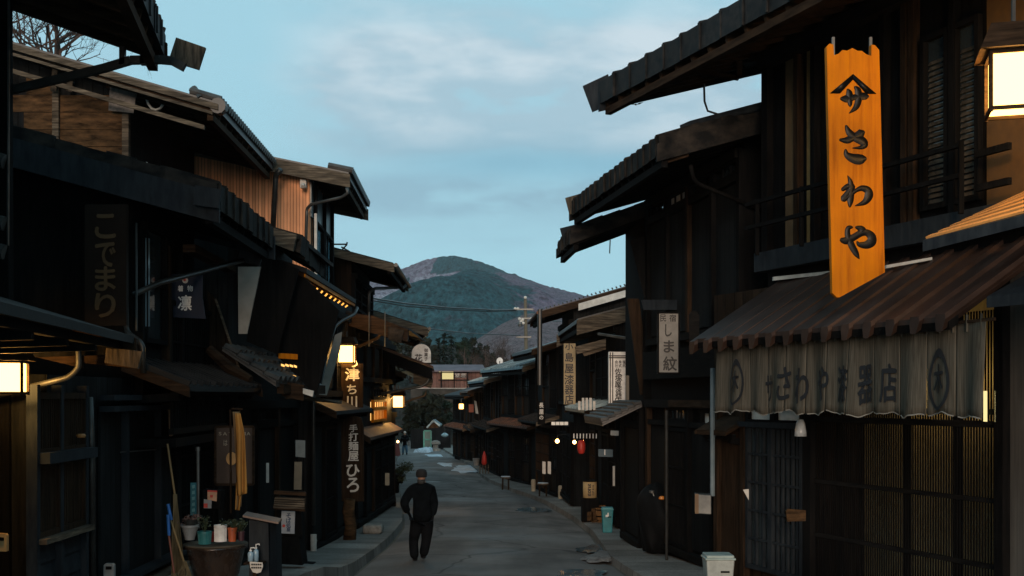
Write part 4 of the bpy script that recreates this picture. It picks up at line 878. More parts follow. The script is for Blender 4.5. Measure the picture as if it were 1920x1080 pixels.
# right hand signs
o, *_ = board('inn_sign', 'grey paper box sign with black brush letters in a dark frame beside the leaning wall', 1233, 587, 1272, 700, 19.2, plain('grey paper', (.20,.195,.18), .8), [('民',1242,597,11,13),('宿',1260,597,12,13),('し',1252,620,12,22),('ま',1253,650,19,22),('紋',1255,682,25,26)], M['inkm'], th=.16, frame=M['black'], bold=.008)
board('shop_sign', 'tan wooden sign with black letters for a lacquer shop, farthest of the hanging signs', 1057, 644, 1079, 758, 27.6, plain('tan board', (.28,.22,.12), .7), [('小',1067,650,15,12),('島',1067,670,15,17),('屋',1067,691,16,17),('漆',1067,712,17,18),('器',1067,731,16,17),('店',1067,749,16,17)], M['inkm'], bold=.008)
o, to3, u, v, n, k = board('shop_sign', 'white paper box sign with black frame lines and lacquer shop lettering', 1141, 660, 1181, 765, 25.2, M['sign'], [('会',1155,679,5.5,6),('社',1155,686,5.5,6),('株',1162,679,5.5,6),('式',1162,686,5.5,6),('塩',1169,679,5.5,6),('尻',1169,686,5.5,6),('佐',1158,697,12,12),('塚',1159,709,13,12),('屋',1158,720,12,12),('漆',1159,729,12,11),('器',1159,740,12,11),('店',1158,751,13,12)], M['inkm'], th=.2, bold=.008)
q = MB()
for x in (1143.5, 1148, 1177, 1181): q.bar(to3(x,661,.004), to3(x,764,.004), .022, .02, up=n)
for y in (667.5, 671, 757, 761): q.bar(to3(1141,y,.014), to3(1181,y,.014), .022, .022, up=n)
q.build('frame_lines', M['inkm'], o)
board('shop_sign', 'dim brownish plaque with faint characters partly behind the white paper sign', 1174, 704, 1212, 762, 23.9, plain('brown plaque', (.13,.115,.09), .7), [('豊',1193,712,12,11),('坂',1193,724,12,12),('豊',1194,738,12,11),('茂',1193,752,13,12)], M['inkm'], shape=[(1174,704),(1205,704),(1213,762),(1174,762)], bold=.008)
board('shop_sign', 'small black vertical sign with white letters farther down on the right', 1008, 752, 1022, 796, 31, M['black'], [('長',1015,760,8,9),('屋',1015,772,8,9),('の',1015,783,7,7)], M['dwhite'], bold=.008)
# SA.MA board, left
board('menu_board', 'dark brown cafe board with pale capital letters behind the hanging cloth', 405, 800, 476, 908, 15.4, plain('brown board', (.030,.017,.011), .5), [('S',414,813,6,6),('A',423,813,7,6),('Y',433,813,6,6),('A',443,813,7,6),('M',458,813,7,6),('A',467,813,7,6),('は',424,830,7,11)], plain('dim letters', (.22,.20,.16), .6), frame=M['brown'])
c_ = P(434,860,15.2); q = MB(); q.poly([c_+Vector((math.cos(a/20*6.283)*.07,0,math.sin(a/20*6.283)*.085)) for a in range(20)], (0,.015,0)); tag(q.build('wooden_disc', plain('amber wood', (.35,.19,.06), .5), None, loc=c_), 'amber wooden disc on the brown cafe board, half behind the hanging cloth', 'disc')

# ================================================================== SHOP CURTAIN
cx0 = 8.42; nr = Fr((cx0-.377*10.75, 10.75), (cx0-.377*15.5, 15.5), 1); aN, aF = nr.a(1850), nr.a(1343)
def noren(a, t):   # t 0 top .. 1 bottom
    s_ = (a-aN)/(aF-aN); zt = .685-.07*s_; z = zt-(.87-.05*s_+.018*math.sin(a*7.3)+.014*math.sin(a*17.1+1)+.005*math.sin(a*41))*t
    off = (.035*math.sin(a*13.5+.6*math.sin(a*2.1))+.02*math.sin(a*5.7+2))*(.25+.75*t)+.02*t
    return nr.p(a, -off, z)
cur = thing('shop_curtain', 'long unbleached linen shop curtain with indigo lettering hung under the brown canopy', 'curtain', noren((aN+aF)/2, .5))
mc, t, b = mat('linen', .95, 0, .05); tcn = t.nodes.new('ShaderNodeTexCoord'); nn = t.nodes.new('ShaderNodeTexNoise'); mpn = t.nodes.new('ShaderNodeMapping')
mpn.inputs['Scale'].default_value = (60, 60, 2); nn.inputs['Scale'].default_value = 1; nn.inputs['Detail'].default_value = 4; t.links.new(tcn.outputs['Object'], mpn.inputs[0]); t.links.new(mpn.outputs[0], nn.inputs[0])
cr = t.nodes.new('ShaderNodeValToRGB'); cr.color_ramp.elements[0].color = (.085,.078,.062,1); cr.color_ramp.elements[1].color = (.20,.183,.147,1); cr.color_ramp.elements[0].position = .3; cr.color_ramp.elements[1].position = .7
t.links.new(nn.outputs[0], cr.inputs[0]); t.links.new(cr.outputs[0], b.inputs['Base Color']); tr = t.nodes.new('ShaderNodeBsdfTranslucent'); t.links.new(cr.outputs[0], tr.inputs[0]); ms = t.nodes.new('ShaderNodeMixShader'); ms.inputs[0].default_value = .55
t.links.new(b.outputs[0], ms.inputs[1]); t.links.new(tr.outputs[0], ms.inputs[2]); t.links.new(ms.outputs[0], t.nodes['Material Output'].inputs[0])
nb = 12
for k_ in range(nb):
    q = MB(); q0, q1 = aN+(aF-aN)*k_/nb, aN+(aF-aN)*(k_+1)/nb; nA, nT = 18, 10
    for i in range(nT+1):
        for j in range(nA+1):
            tt = i/nT; gap = .001+(.004*(tt-.3) if tt > .3 else 0); a_ = q0+gap+(q1-q0-2*gap)*j/nA; p_ = noren(a_, tt); q.v.append(p_)
    for i in range(nT):
        for j in range(nA): q.f.append((i*(nA+1)+j, i*(nA+1)+j+1, (i+1)*(nA+1)+j+1, (i+1)*(nA+1)+j)); q.mi.append(0)
    o = q.build('cloth_panel', mc, cur, smooth=True); sm = o.modifiers.new('thick', 'SOLIDIFY'); sm.thickness = .004
q = MB(); q.bar(nr.p(aN-.1,0,.70), nr.p(aF+.1,0,.63), .03, .03); q.build('rod', M['brown'], cur)
for k_ in range(26): q = MB(); a_ = aN+(aF-aN)*(k_+.3)/26; q.bar(nr.p(a_,-.01,.60), nr.p(a_,-.01,.76), .02, .012); q.build('loop', mc, cur)
q = MB(); kx = lambda px: nr.a(px)
def nlet(ch, px, z0, z1, w_, st=2):
    a_c = kx(px); vs_, fs, gw, gh = glyph(ch, 0)
    for li, (ox, oy) in enumerate(((0,0),(.025,0),(-.025,0),(0,.018),(0,-.018))):
      b_ = len(q.v)
      for x, y in vs_: 
        x += ox; y += oy; z = (z0+z1)/2+y/gh*(z0-z1); aa = a_c-x/gw*w_; s_ = (aa-aN)/(aF-aN); zt = .685-.07*s_; tt = (zt-z)/.85
        p_ = noren(aa, tt); q.v.append(p_-nr.w*(.014+.001*li))
      for f in fs: q.f.append(tuple(b_+i for i in f)); q.mi.append(0)
for ch, px in (('サ',1443),('さ',1475),('わ',1507),('や',1547),('漆',1585),('器',1624),('店',1669)):
    zt_ = .32 if ch != 'サ' else .24; nlet(ch, px, zt_, -.07, .21 if ch != 'サ' else .13)
for px in (1385, 1763):
    a_c = kx(px); b_ = len(q.v)
    for i in range(24):
        th_ = i/24*6.283
        for rr in (1, .80):
            aa = a_c+math.cos(th_)*.16*rr; z = .13+math.sin(th_)*.28*(rr if rr == 1 else .88)+(.05*max(0, math.sin(th_))**6 if rr == 1 else 0); s_ = (aa-aN)/(aF-aN); q.v.append(noren(aa, (.685-.07*s_-z)/.85)-nr.w*.014)
    for i in range(24): j = (i+1) % 24; q.f.append((b_+2*i, b_+2*j, b_+2*j+1, b_+2*i+1)); q.mi.append(0)
    nlet('木', px, .30, .02, .16)
q.build('lettering', plain('indigo dye', (.004,.007,.011), .9), cur)

# ================================================================== LANTERNS
def lantern(label, cx, cy, w_, h_, d, roof=True, yaw=0, hang=.25, em_=LAMP, grp='lit street lanterns', big=False):
    k = d/F; c = P(cx, cy, d); W, H_ = w_*k, h_*k; o = thing('lantern', label, 'lantern', c+Vector((0,0,-H_/2)), grp)
    q = MB(); q.box(c, W*.9, W*.9, H_*.94, yaw); q.build('paper_shade', em_, o)
    lt = bpy.data.lights.new('lantern_bulb', 'POINT'); lt.energy = 170*(W/.42)**.8 if W > .2 else 50; lt.color = (1,.50,.13); lt.shadow_soft_size = W*.17; lb = bpy.data.objects.new('lantern_bulb', lt); C.objects.link(lb); lb.parent = o; lb.location = c-org(o)
    q = MB(); cu, su = math.cos(yaw), math.sin(yaw); r_ = lambda x, y, z: c+Vector((x*cu-y*su, x*su+y*cu, z)); t_ = max(.012, W*.07); e_ = W*.5
    for sx in (-1,1):
        for sy in (-1,1): q.bar(r_(sx*e_,sy*e_,-H_*.56), r_(sx*e_,sy*e_,H_*.54), t_, t_)
    for z in (-H_*.5, H_*.5):
        for a_, b_ in (((-e_,-e_),(e_,-e_)),((e_,-e_),(e_,e_)),((e_,e_),(-e_,e_)),((-e_,e_),(-e_,-e_))): q.bar(r_(*a_,z), r_(*b_,z), t_*.9, t_*1.1)
    q.build('frame', M['brown'], o)
    if roof:
        q = MB(); z0 = H_*.54; ov = W*.72; q.poly([r_(-ov,-ov,z0), r_(ov,-ov,z0), r_(ov*.72,-ov,z0+H_*.42), r_(-ov*.72,-ov,z0+H_*.42)], r_(0,ov*2,0)-c); q.build('cap', M['brown'], o)
    q = MB(); q.bar(r_(0,0,H_*.5), r_(0,0,H_*.5+hang), .03, .03); q.build('hanger', M['dpipe'], o)
    return o, c, r_
lantern('large lit box lantern with plank cap at the upper right edge', 1900, 158, 88, 104, 10.4, yaw=R(-16), hang=.5)
lantern('lit box lantern under the lower eave at the left edge', 14, 708, 62, 58, 10.3, yaw=R(12), hang=.35)
lantern('lit square lantern hanging above the white lettered board in the middle left', 650, 664, 29, 33, 24.3, hang=.3)
lantern('smaller lit square lantern farther down the left side near the rainwater pipe', 747, 753, 20, 22, 33.5, hang=.3)
lantern('tiny lit lantern under the eave of the far right hand house', 865, 762, 9, 10, 69, roof=False, hang=.3)
hq = MB()
for k_ in range(nb):
    q0, q1 = aN+(aF-aN)*k_/nb, aN+(aF-aN)*(k_+1)/nb
    hq.tube([noren(q0+.02+(q1-q0-.04)*j/14, 1.0) for j in range(15)], .007, 5)
hq.build('hem', plain('pale hem thread', (.24,.23,.20), .9), cur)
def bulb(label, px, py, d, r_=.05, grp='small bulbs over the right hand shopfronts'):
    c = P(px, py, d); o = thing('bulb_lamp', label, 'lamp', c, grp); q = MB(); q.lathe(c, [(.01,-r_),(r_*.8,-r_*.5),(r_,0),(r_*.7,r_*.6),(.02,r_)], 10); q.build('bulb', LAMP2, o, smooth=True)
    q = MB(); q.tube([c+Vector((0,0,r_*.9)), c+Vector((0,.0,.16)), c+Vector((.25,.15,.18))], .012, 6); q.build('arm', M['dpipe'], o)
bulb('small bright bulb above the right hand shopfront, left of the red lantern', 1045, 827, 32, .055)
bulb('small bulb immediately left of the red paper lantern', 1077, 829, 29.5, .045)
bulb('faint small bulb directly over the red paper lantern', 1093, 826, 29.3, .025)
bulb('small warm bulb low on the right hand house fronts near the farther stool', 957,877,50,.07)
bulb('small warm bulb under the eave of a far right hand house', 884,770,66,.06)
bulb('tiny bulb on the far left house front behind the distant walker', 746,828,60,.06)
bulb('small warm bulb added above the covered scooter', 1241,905,21.4,.02)  # unseen bulb added for the orange glow at the scooter
c = P(1090,838,29.0); o = thing('paper_lantern', 'red paper lantern hanging at a right hand shopfront', 'lantern', c+Vector((0,0,-.18)))
q = MB(); q.lathe(c, [(.05,-.17),(.08,-.14),(.10,-.05),(.10,.05),(.08,.14),(.05,.17)], 14); q.build('shade', M['red'], o, smooth=True)
for z in (.17, -.21): q = MB(); q.lathe(c+Vector((0,0,z)), [(.07,0),(.07,.04)], 12); q.build('ring', M['black'], o)
# glass shade lamp by the entrance
c = f1.px(1501,800,-.3) if False else P(1501,800,14.6)
o = thing('wall_lamp', 'unlit white glass bell shade lamp above the lattice entrance door', 'lamp', c)
q = MB(); q.lathe(c, [(.075,-.12),(.072,-.06),(.055,.04),(.035,.09)], 18); q.build('shade', plain('frosted glass', (.42,.46,.48), .25), o, smooth=True)
q = MB(); q.tube([c+Vector((0,0,.08)), c+Vector((0,0,.15)), c+Vector((.06,.04,.17)), c+Vector((.16,.1,.14))], .018, 8); q.build('arm', M['black'], o)

# ================================================================== PEOPLE
def skin(name, joints, edges, m, parent=None, sub=2):
    me = bpy.data.meshes.new(name); o0 = org(parent) if parent else Vector((0,0,0)); keys = list(joints)
    me.from_pydata([Vector(joints[k_][0])-o0 for k_ in keys], [(keys.index(a), keys.index(b_)) for a, b_ in edges], [])
    o = bpy.data.objects.new(name, me); C.objects.link(o); sk = o.modifiers.new('skin', 'SKIN'); sk.use_smooth_shade = True
    for i, k_ in enumerate(keys):
        r_ = joints[k_][1]; sv = me.skin_vertices[0].data[i]; sv.radius = r_ if isinstance(r_, tuple) else (r_, r_); sv.use_root = (i == 0)
    ss = o.modifiers.new('sub', 'SUBSURF'); ss.levels = sub; ss.render_levels = sub
    dgp = bpy.context.evaluated_depsgraph_get(); m2_ = bpy.data.meshes.new_from_object(o.evaluated_get(dgp)); bpy.data.objects.remove(o)
    m2_.materials.clear(); m2_.materials.append(m); o = bpy.data.objects.new(name, m2_); C.objects.link(o)
    for p in m2_.polygons: p.use_smooth = True
    if parent: o.parent = parent
    return o
cloth_j = noisy('dark jacket', (.002,.003,.004), (.006,.008,.010), (7,7,7), .9, bump=.9, spec=.04); cloth_t = noisy('grey trousers', (.004,.005,.006), (.010,.011,.013), (7,7,7), .9, bump=.8, spec=.03)
skinm = plain('skin', (.32,.18,.12), .6); hair = noisy('grey black hair', (.012,.012,.012), (.05,.05,.05), (30,30,30), .8)
D0 = 20.7; base = P(790,1050,D0)
def q3(px, py, dy=0, k=D0): return Vector(((px-CX)*k/F, k+dy, (HY-py)*k/F))
man = thing('person', 'person in a dark padded jacket and grey trousers walking away down the road', 'person', base)
J = dict(pel=(q3(792,973),(.09,.07)), sp=(q3(792,945),(.10,.08)), ch=(q3(792,922,.0),(.12,.09)), nk=(q3(791,906,.02),(.055,.055)), hd0=(q3(790,899,.03),(.075,.08)), hd1=(q3(790,890,.03),(.078,.09)),
 shL=(q3(771,917),(.06,.06)), elL=(q3(758,943,-.06),(.045,.045)), wrL=(q3(765,963,.10),(.03,.03)), haL=(q3(768,968,.16),(.032,.02)),
 shR=(q3(808,917),(.06,.06)), elR=(q3(814,945,.0),(.045,.045)), wrR=(q3(810,972,.04),(.03,.03)), haR=(q3(810,980,.06),(.032,.02)),
 hipL=(q3(782,982),(.055,.055)), knL=(q3(774,1015,.10),(.055,.06)), anL=(q3(778,1045,-.06),(.04,.04)), toL=(q3(778,1050,.10),(.04,.03)),
 hipR=(q3(800,982),(.055,.055)), knR=(q3(799,1014,.04),(.055,.06)), anR=(q3(792,1041,.0),(.04,.04)), toR=(q3(792,1046,.20),(.04,.03)))
E = [('pel','sp'),('sp','ch'),('ch','nk'),('nk','hd0'),('hd0','hd1'),('ch','shL'),('shL','elL'),('elL','wrL'),('wrL','haL'),('ch','shR'),('shR','elR'),('elR','wrR'),('wrR','haR'),('pel','hipL'),('hipL','knL'),('knL','anL'),('anL','toL'),('pel','hipR'),('hipR','knR'),('knR','anR'),('anR','toR')]
# fingers rooted in the palms
for s_, hk in ((-1,'haL'),(1,'haR')):
    hp = J[hk][0]
    for i, (dx, l_) in enumerate(((-.03,.06),(-.01,.072),(.01,.068),(.028,.055))):
        J[f'{hk}f{i}'] = (hp+Vector((dx*.4,dx,-.03)),(.010,.010)); J[f'{hk}g{i}'] = (hp+Vector((-s_*.012,dx,-.03-l_*.6)),(.009,.009)); J[f'{hk}h{i}'] = (hp+Vector((-s_*.03,dx,-.03-l_)),(.007,.007))
        E += [(hk,f'{hk}f{i}'),(f'{hk}f{i}',f'{hk}g{i}'),(f'{hk}g{i}',f'{hk}h{i}')]
bodyo = skin('body', J, E, skinm, man); bodyo.data.materials.append(cloth_t)
for p_ in bodyo.data.polygons:
    c_ = p_.center+org(man); yy = HY-c_.z*F/c_.y; ha = min((c_-J[k_][0]).length for k_ in ('haL','haR'))
    if yy > 906: p_.material_index = 1
JJ = dict(pel=(q3(792,982),(.205,.17)), w=(q3(792,957),(.185,.15)), ch=(q3(792,932),(.195,.15)), c2=(q3(791,918),(.17,.125)), nk=(q3(790,904,.02),(.095,.095)), shL=(q3(771,919),(.095,.10)), elL=(q3(757,943,-.06),(.082,.09)), wrL=(q3(764,962,.08),(.06,.06)), shR=(q3(809,919),(.095,.10)), elR=(q3(814,945),(.078,.085)), wrR=(q3(811,968,.03),(.058,.06)))
jk = skin('jacket', JJ, [('pel','w'),('w','ch'),('ch','c2'),('c2','nk'),('c2','shL'),('shL','elL'),('elL','wrL'),('c2','shR'),('shR','elR'),('elR','wrR')], cloth_j, man)
TJ = dict(p=(q3(791,960),(.19,.16)), hL=(q3(781,985),(.125,.13)), kL=(q3(774,1015,.10),(.082,.09)), aL=(q3(778,1048,-.05),(.085,.09)), hR=(q3(801,985),(.125,.13)), kR=(q3(799,1014,.04),(.082,.09)), aR=(q3(793,1044,.01),(.082,.09)))
skin('trousers', TJ, [('p','hL'),('hL','kL'),('kL','aL'),('p','hR'),('hR','kR'),('kR','aR')], cloth_t, man)
for s_, (x, y, dy) in enumerate(((778,1048,-.02),(793,1045,.05))):
    skin('shoe', dict(a=(q3(x,y-3,dy-.04),(.05,.05)), b=(q3(x,y,dy+.05),(.055,.045)), c=(q3(x,y+1,dy+.19),(.045,.035))), [('a','b'),('b','c')], M['rubber'], man, 2)
q = MB(); c = q3(790,890,.03); q.lathe(c, [(.092,-.045),(.098,.0),(.098,.035),(.085,.075),(.05,.098),(.0,.102)], 18, 1, 1.05); q.build('cap', noisy('dark cap', (.006,.006,.007), (.015,.015,.016), (20,20,20), .9), man, smooth=True)
q = MB(); q.tube([q3(790,899,-.055), q3(790,906,-.05)], [.072,.06], 14); q.build('hair', hair, man, smooth=True)
# far walker
b2 = P(759,853,84); man2 = thing('person', 'distant person in blue trousers and dark top carrying a bag on the far road', 'person', b2)
def r3(x, y, z): return b2+Vector((x, y, z))
J2 = dict(pel=(r3(0,0,.85),(.14,.11)), ch=(r3(0,0,1.25),(.18,.12)), nk=(r3(0,0,1.42),(.06,.06)), hd=(r3(0,0,1.55),(.09,.10)), shL=(r3(-.2,0,1.33),(.07,.07)), elL=(r3(-.27,0,1.05),(.06,.06)), haL=(r3(-.25,-.05,.8),(.04,.04)), shR=(r3(.2,0,1.33),(.07,.07)), elR=(r3(.28,0,1.05),(.06,.06)), haR=(r3(.24,-.1,.85),(.04,.04)), knL=(r3(-.11,.03,.48),(.08,.08)), anL=(r3(-.13,0,.08),(.055,.06)), toL=(r3(-.14,-.15,.04),(.05,.04)), knR=(r3(.12,-.05,.48),(.08,.08)), anR=(r3(.14,.05,.08),(.055,.06)), toR=(r3(.15,-.1,.04),(.05,.04)))
E2 = [('pel','ch'),('ch','nk'),('nk','hd'),('ch','shL'),('shL','elL'),('elL','haL'),('ch','shR'),('shR','elR'),('elR','haR'),('pel','knL'),('knL','anL'),('anL','toL'),('pel','knR'),('knR','anR'),('anR','toR')]
b2o = skin('body', J2, E2, skinm, man2, 1); b2o.data.materials.append(cloth_j)
for p_ in b2o.data.polygons:
    if p_.center.z < 1.44 and abs(p_.center.x) < .5: p_.material_index = 1
skin('coat', dict(a=(r3(0,0,.78),(.21,.16)), b=(r3(0,0,1.05),(.20,.16)), c=(r3(0,0,1.30),(.21,.15)), d=(r3(-.27,0,1.05),(.09,.09)), e=(r3(.28,0,1.05),(.09,.09))), [('a','b'),('b','c'),('c','d'),('c','e')], cloth_j, man2, 1)
skin('trousers', dict(p=(r3(0,0,.82),(.18,.14)), a=(r3(-.11,.03,.48),(.105,.11)), b=(r3(-.13,0,.12),(.085,.09)), c=(r3(.12,-.05,.48),(.105,.11)), d=(r3(.14,.05,.12),(.085,.09))), [('p','a'),('a','b'),('p','c'),('c','d')], plain('blue denim', (.03,.11,.19), .8), man2, 1)
q = MB(); q.lathe(r3(0,0,1.60), [(.10,-.06),(.11,0),(.08,.08),(.0,.11)], 10); q.build('hat', M['dwhite'], man2, smooth=True)
tag((lambda q: (q.box(r3(.32,-.1,.85), .16, .2, .34), q.build('shoulder_bag', plain('grey bag', (.12,.13,.13), .7), None, bevel=.03, loc=r3(.32,-.1,.7)))[1])(MB()), 'grey bag hanging from the distant walker hand', 'bag')
# ================================================================== PROPS, LEFT
def leaves(mb, c, rx_, ry_, rz_, n, s=.03, rn=random, clumps=6):
    cs = [Vector((rn.gauss(0,.45)*rx_, rn.gauss(0,.45)*ry_, rn.gauss(0,.45)*rz_)) for _ in range(clumps)]
    for _ in range(n):
        k_ = rn.choice(cs); p = c+k_+Vector((rn.gauss(0,.28)*rx_, rn.gauss(0,.28)*ry_, rn.gauss(0,.28)*rz_))
        a = Vector((rn.uniform(-1,1), rn.uniform(-1,1), rn.uniform(-.6,1))).normalized(); b_ = a.cross(Vector((rn.uniform(-1,1), rn.uniform(-1,1), rn.uniform(-1,1)))).normalized(); ss = s*rn.uniform(.6,1.4)
        mb.face([p-a*ss, p+b_*ss*.45, p+a*ss, p-b_*ss*.45])
leafm = noisy('leaf green', (.020,.030,.014), (.06,.085,.04), (6,6,6), .6); leafr = noisy('leaf pinkish', (.10,.06,.05), (.22,.13,.11), (6,6,6), .7)
D = 13.0; c = P(405,1022,D); z0 = g(D)+.35
z0 = zp(D)
o = thing('water_jar', 'large dark glazed jar with flat rim at the lower left, pots standing on it', 'jar', (c.x, c.y, z0))
q = MB(); hh = c.z-z0; q.lathe((c.x,c.y,z0), [(.18,0),(.25,hh*.3),(.30,hh*.75),(.31,hh*.9),(.345,hh*.95),(.345,hh),(.0,hh)], 28); q.build('jar_body', noisy('brown glaze', (.016,.011,.009), (.045,.030,.022), (6,6,3), .25, spec=.6), o, smooth=True)
q = MB(); q.lathe((c.x,c.y,c.z-.0), [(.345,0),(.352,.012),(.345,.022),(.0,.024)], 28); q.build('rim_board', M['grey'], o)
def pot(label, x0, x1, y0, y1, d, m, plant=None, taper=.82, rim=True, name='plant_pot', cat='pot', grp='pots on the jar', ribs=0):
    k = d/F; b_ = P((x0+x1)/2, y1, d); b_.z = max(b_.z, c.z+.026) if grp == 'pots on the jar' else b_.z; w_ = (x1-x0)*k/2; h_ = (y1-y0)*k; o = thing(name, label, cat, b_, grp)
    q = MB(); pr_ = [(w_*taper,0),(w_*.95,h_*.85)]+([(w_*1.06,h_*.86),(w_*1.06,h_)] if rim else [(w_,h_)])+[(w_*.88,h_),(w_*.86,h_*.85),(0,h_*.84)]; q.lathe(b_, pr_, 22); q.build('pot_body', m, o, smooth=False)
    if ribs:
        q = MB()
        for i in range(ribs): a = 6.283*i/ribs; q.bar(b_+Vector((math.cos(a)*w_*taper*1.01,math.sin(a)*w_*taper*1.01,0)), b_+Vector((math.cos(a)*w_*.97,math.sin(a)*w_*.97,h_*.84)), .006,.006)
        q.build('ribs', m, o)
    if plant:
        q = MB(); hp, sp_r, n, lm = plant
        for i in range(9): q.tube([b_+Vector((0,0,h_*.8)), b_+Vector((random.uniform(-1,1)*sp_r*.6, random.uniform(-1,1)*sp_r*.6, h_+hp*random.uniform(.5,1)))], .003, 4)
        leaves(q, b_+Vector((0,0,h_+hp*.55)), sp_r, sp_r, hp*.5, n, .016); q.build('foliage', lm, o)
    return o
pot('ribbed teal flowerpot on the jar rim', 371, 397, 996, 1020, 12.85, plain('teal glaze', (.02,.15,.16), .4), (.16,.08,90,leafm), ribs=20)
pot('white flowerpot with ribbed lower half in the middle of the jar top', 402, 425, 984, 1015, 12.85, M['white'], None, taper=.95, ribs=16)
pot('orange red pot with yellow rim on the jar', 427, 444, 989, 1015, 12.85, plain('orange plastic', (.40,.09,.03), .5), (.10,.09,120,leafm))
pot('small dark purple pot at the right end of the jar top', 446, 459, 996, 1014, 12.9, plain('dark purple', (.05,.02,.03), .5), (.12,.12,140,leafm))
pot('red pot half hidden between the teal and white pots', 391, 402, 998, 1016, 13.1, M['red'], None)
pot('wide grey white bowl at the left end of the jar top', 340, 372, 984, 1012, 13.0, plain('grey white bowl', (.24,.25,.25), .35), (.10,.10,110,leafr), taper=.55)
pot('dark low dish stacked above the grey bowl', 344, 370, 974, 984, 13.0, M['dpipe'], None, taper=.7, rim=False)
def broom(label, top, mid, x0, x1, yb, d, hm, bm, rb=.02, blue=None):
    o = thing('broom', label, 'broom', P((x0+x1)/2, yb, d)); q = MB(); q.tube([P(*top,d), P(*mid,d)], rb*.6, 8); q.build('handle', hm, o)
    q = MB(); m_ = P(*mid,d)
    for i in range(60): e = P(random.uniform(x0,x1), yb+random.uniform(-4,4), d+random.uniform(-.08,.08)); q.tube([m_+Vector((random.uniform(-.02,.02),random.uniform(-.02,.02),.02)), m_.lerp(e,.4)+Vector((random.uniform(-.02,.02),0,0)), e], .004, 3)
    q.build('bristles', bm, o)
    if blue: q = MB(); q.tube([P(*blue[0],d-.02), P(*blue[1],d-.02)], rb*.95, 8); q.build('grip', plain('blue plastic', (.01,.10,.35), .4), o)
straw = noisy('straw', (.06,.045,.02), (.16,.12,.06), (30,30,3), .9); bamboo = plain('bamboo', (.20,.13,.05), .5)
broom('tall bamboo twig broom leaning on the wall beside the dark door', (314,832), (328,930), 320, 350, 1098, 13.4, bamboo, straw)
broom('broom with yellowish stick leaning beside the jar', (319,972), (346,1056), 328, 364, 1082, 12.6, bamboo, straw, .018, ((315,945),(321,975)))
broom('broom with red brown handle and blue grip at the foot of the door post', (316,1000), (327,1078), 318, 334, 1110, 12.5, plain('red brown handle', (.16,.05,.03), .5), straw, .018, ((315,965),(317,1004)))
def flat(name, label, cat, pts, d, m, th=.02, extra=None):
    q = MB(); q.poly([P(x,y,d) for x, y in pts], (0,th,0)); b_ = P(sum(p_[0] for p_ in pts)/len(pts), max(p_[1] for p_ in pts), d)
    if extra:
        o = thing(name, label, cat, b_); q.build('board', m, o)
        for nm, mm, pp in extra: q = MB(); q.poly([P(x,y,d-.012) for x, y in pp], (0,.008,0)); q.build(nm, mm, o)
        return o
    return tag(q.build(name, m, None, loc=b_), label, cat)
flat('wooden_bracket', 'pale brown curved wooden board above the right end of the dark door', 'board', [(300,757),(334,757),(334,807),(317,821),(316,772),(312,765),(300,764)], 14.5, plain('pale brown wood', (.20,.12,.055), .6), .05)
flat('hanging_sign', 'narrow cyan vertical sign with pale characters behind the jar', 'sign', [(357,905),(368,905),(368,966),(357,966)], 14.6, M['cyan'], .02, [('mark', plain('pale cyan', (.15,.36,.38), .6), [(360,910+i*11),(365,909+i*11),(365,915+i*11),(360,916+i*11)]) for i in range(5)])
q = MB(); q.tube([P(371,838,14.0), P(372,990,14.0)], .02, 8); q.tube([P(371,838,14.0), P(371,846,14.0)], .028, 8); tag(q.build('pole', M['metal'], None, loc=P(372,990,14.0)), 'thin grey pole with brown top standing left of the hanging cloth', 'pole')
o = thing('notice_box', 'dark box with red and white notices above the flowerpots', 'box', P(400,955,13.8)); q = MB(); q.poly([P(380,918,13.9), P(414,920,13.9), P(412,955,13.9), P(380,953,13.9)], (0,.2,0)); q.build('box_body', M['black'], o)
q = MB(); q.poly([P(389,920,13.85), P(407,921,13.85), P(406,940,13.85), P(389,937,13.85)], (0,.01,0)); q.build('notice', plain('peach notice', (.50,.28,.17), .7), o)
q = MB(); q.poly([P(389,919,13.84), P(407,920,13.84), P(407,923,13.84), P(389,922,13.84)], (0,.01,0)); q.poly([P(394,928,13.84), P(399,928,13.84), P(399,933,13.84), P(394,933,13.84)], (0,.01,0)); q.poly([P(382,944,13.82), P(389,944,13.82), P(389,952,13.82), P(382,952,13.82)], (0,.008,0)); q.build('red_mark', M['red'], o)
q = MB(); q.poly([P(382,936,13.84), P(397,938,13.84), P(396,953,13.84), P(382,953,13.84)], (0,.01,0)); q.build('notice', plain('grey notice', (.25,.25,.25), .7), o)
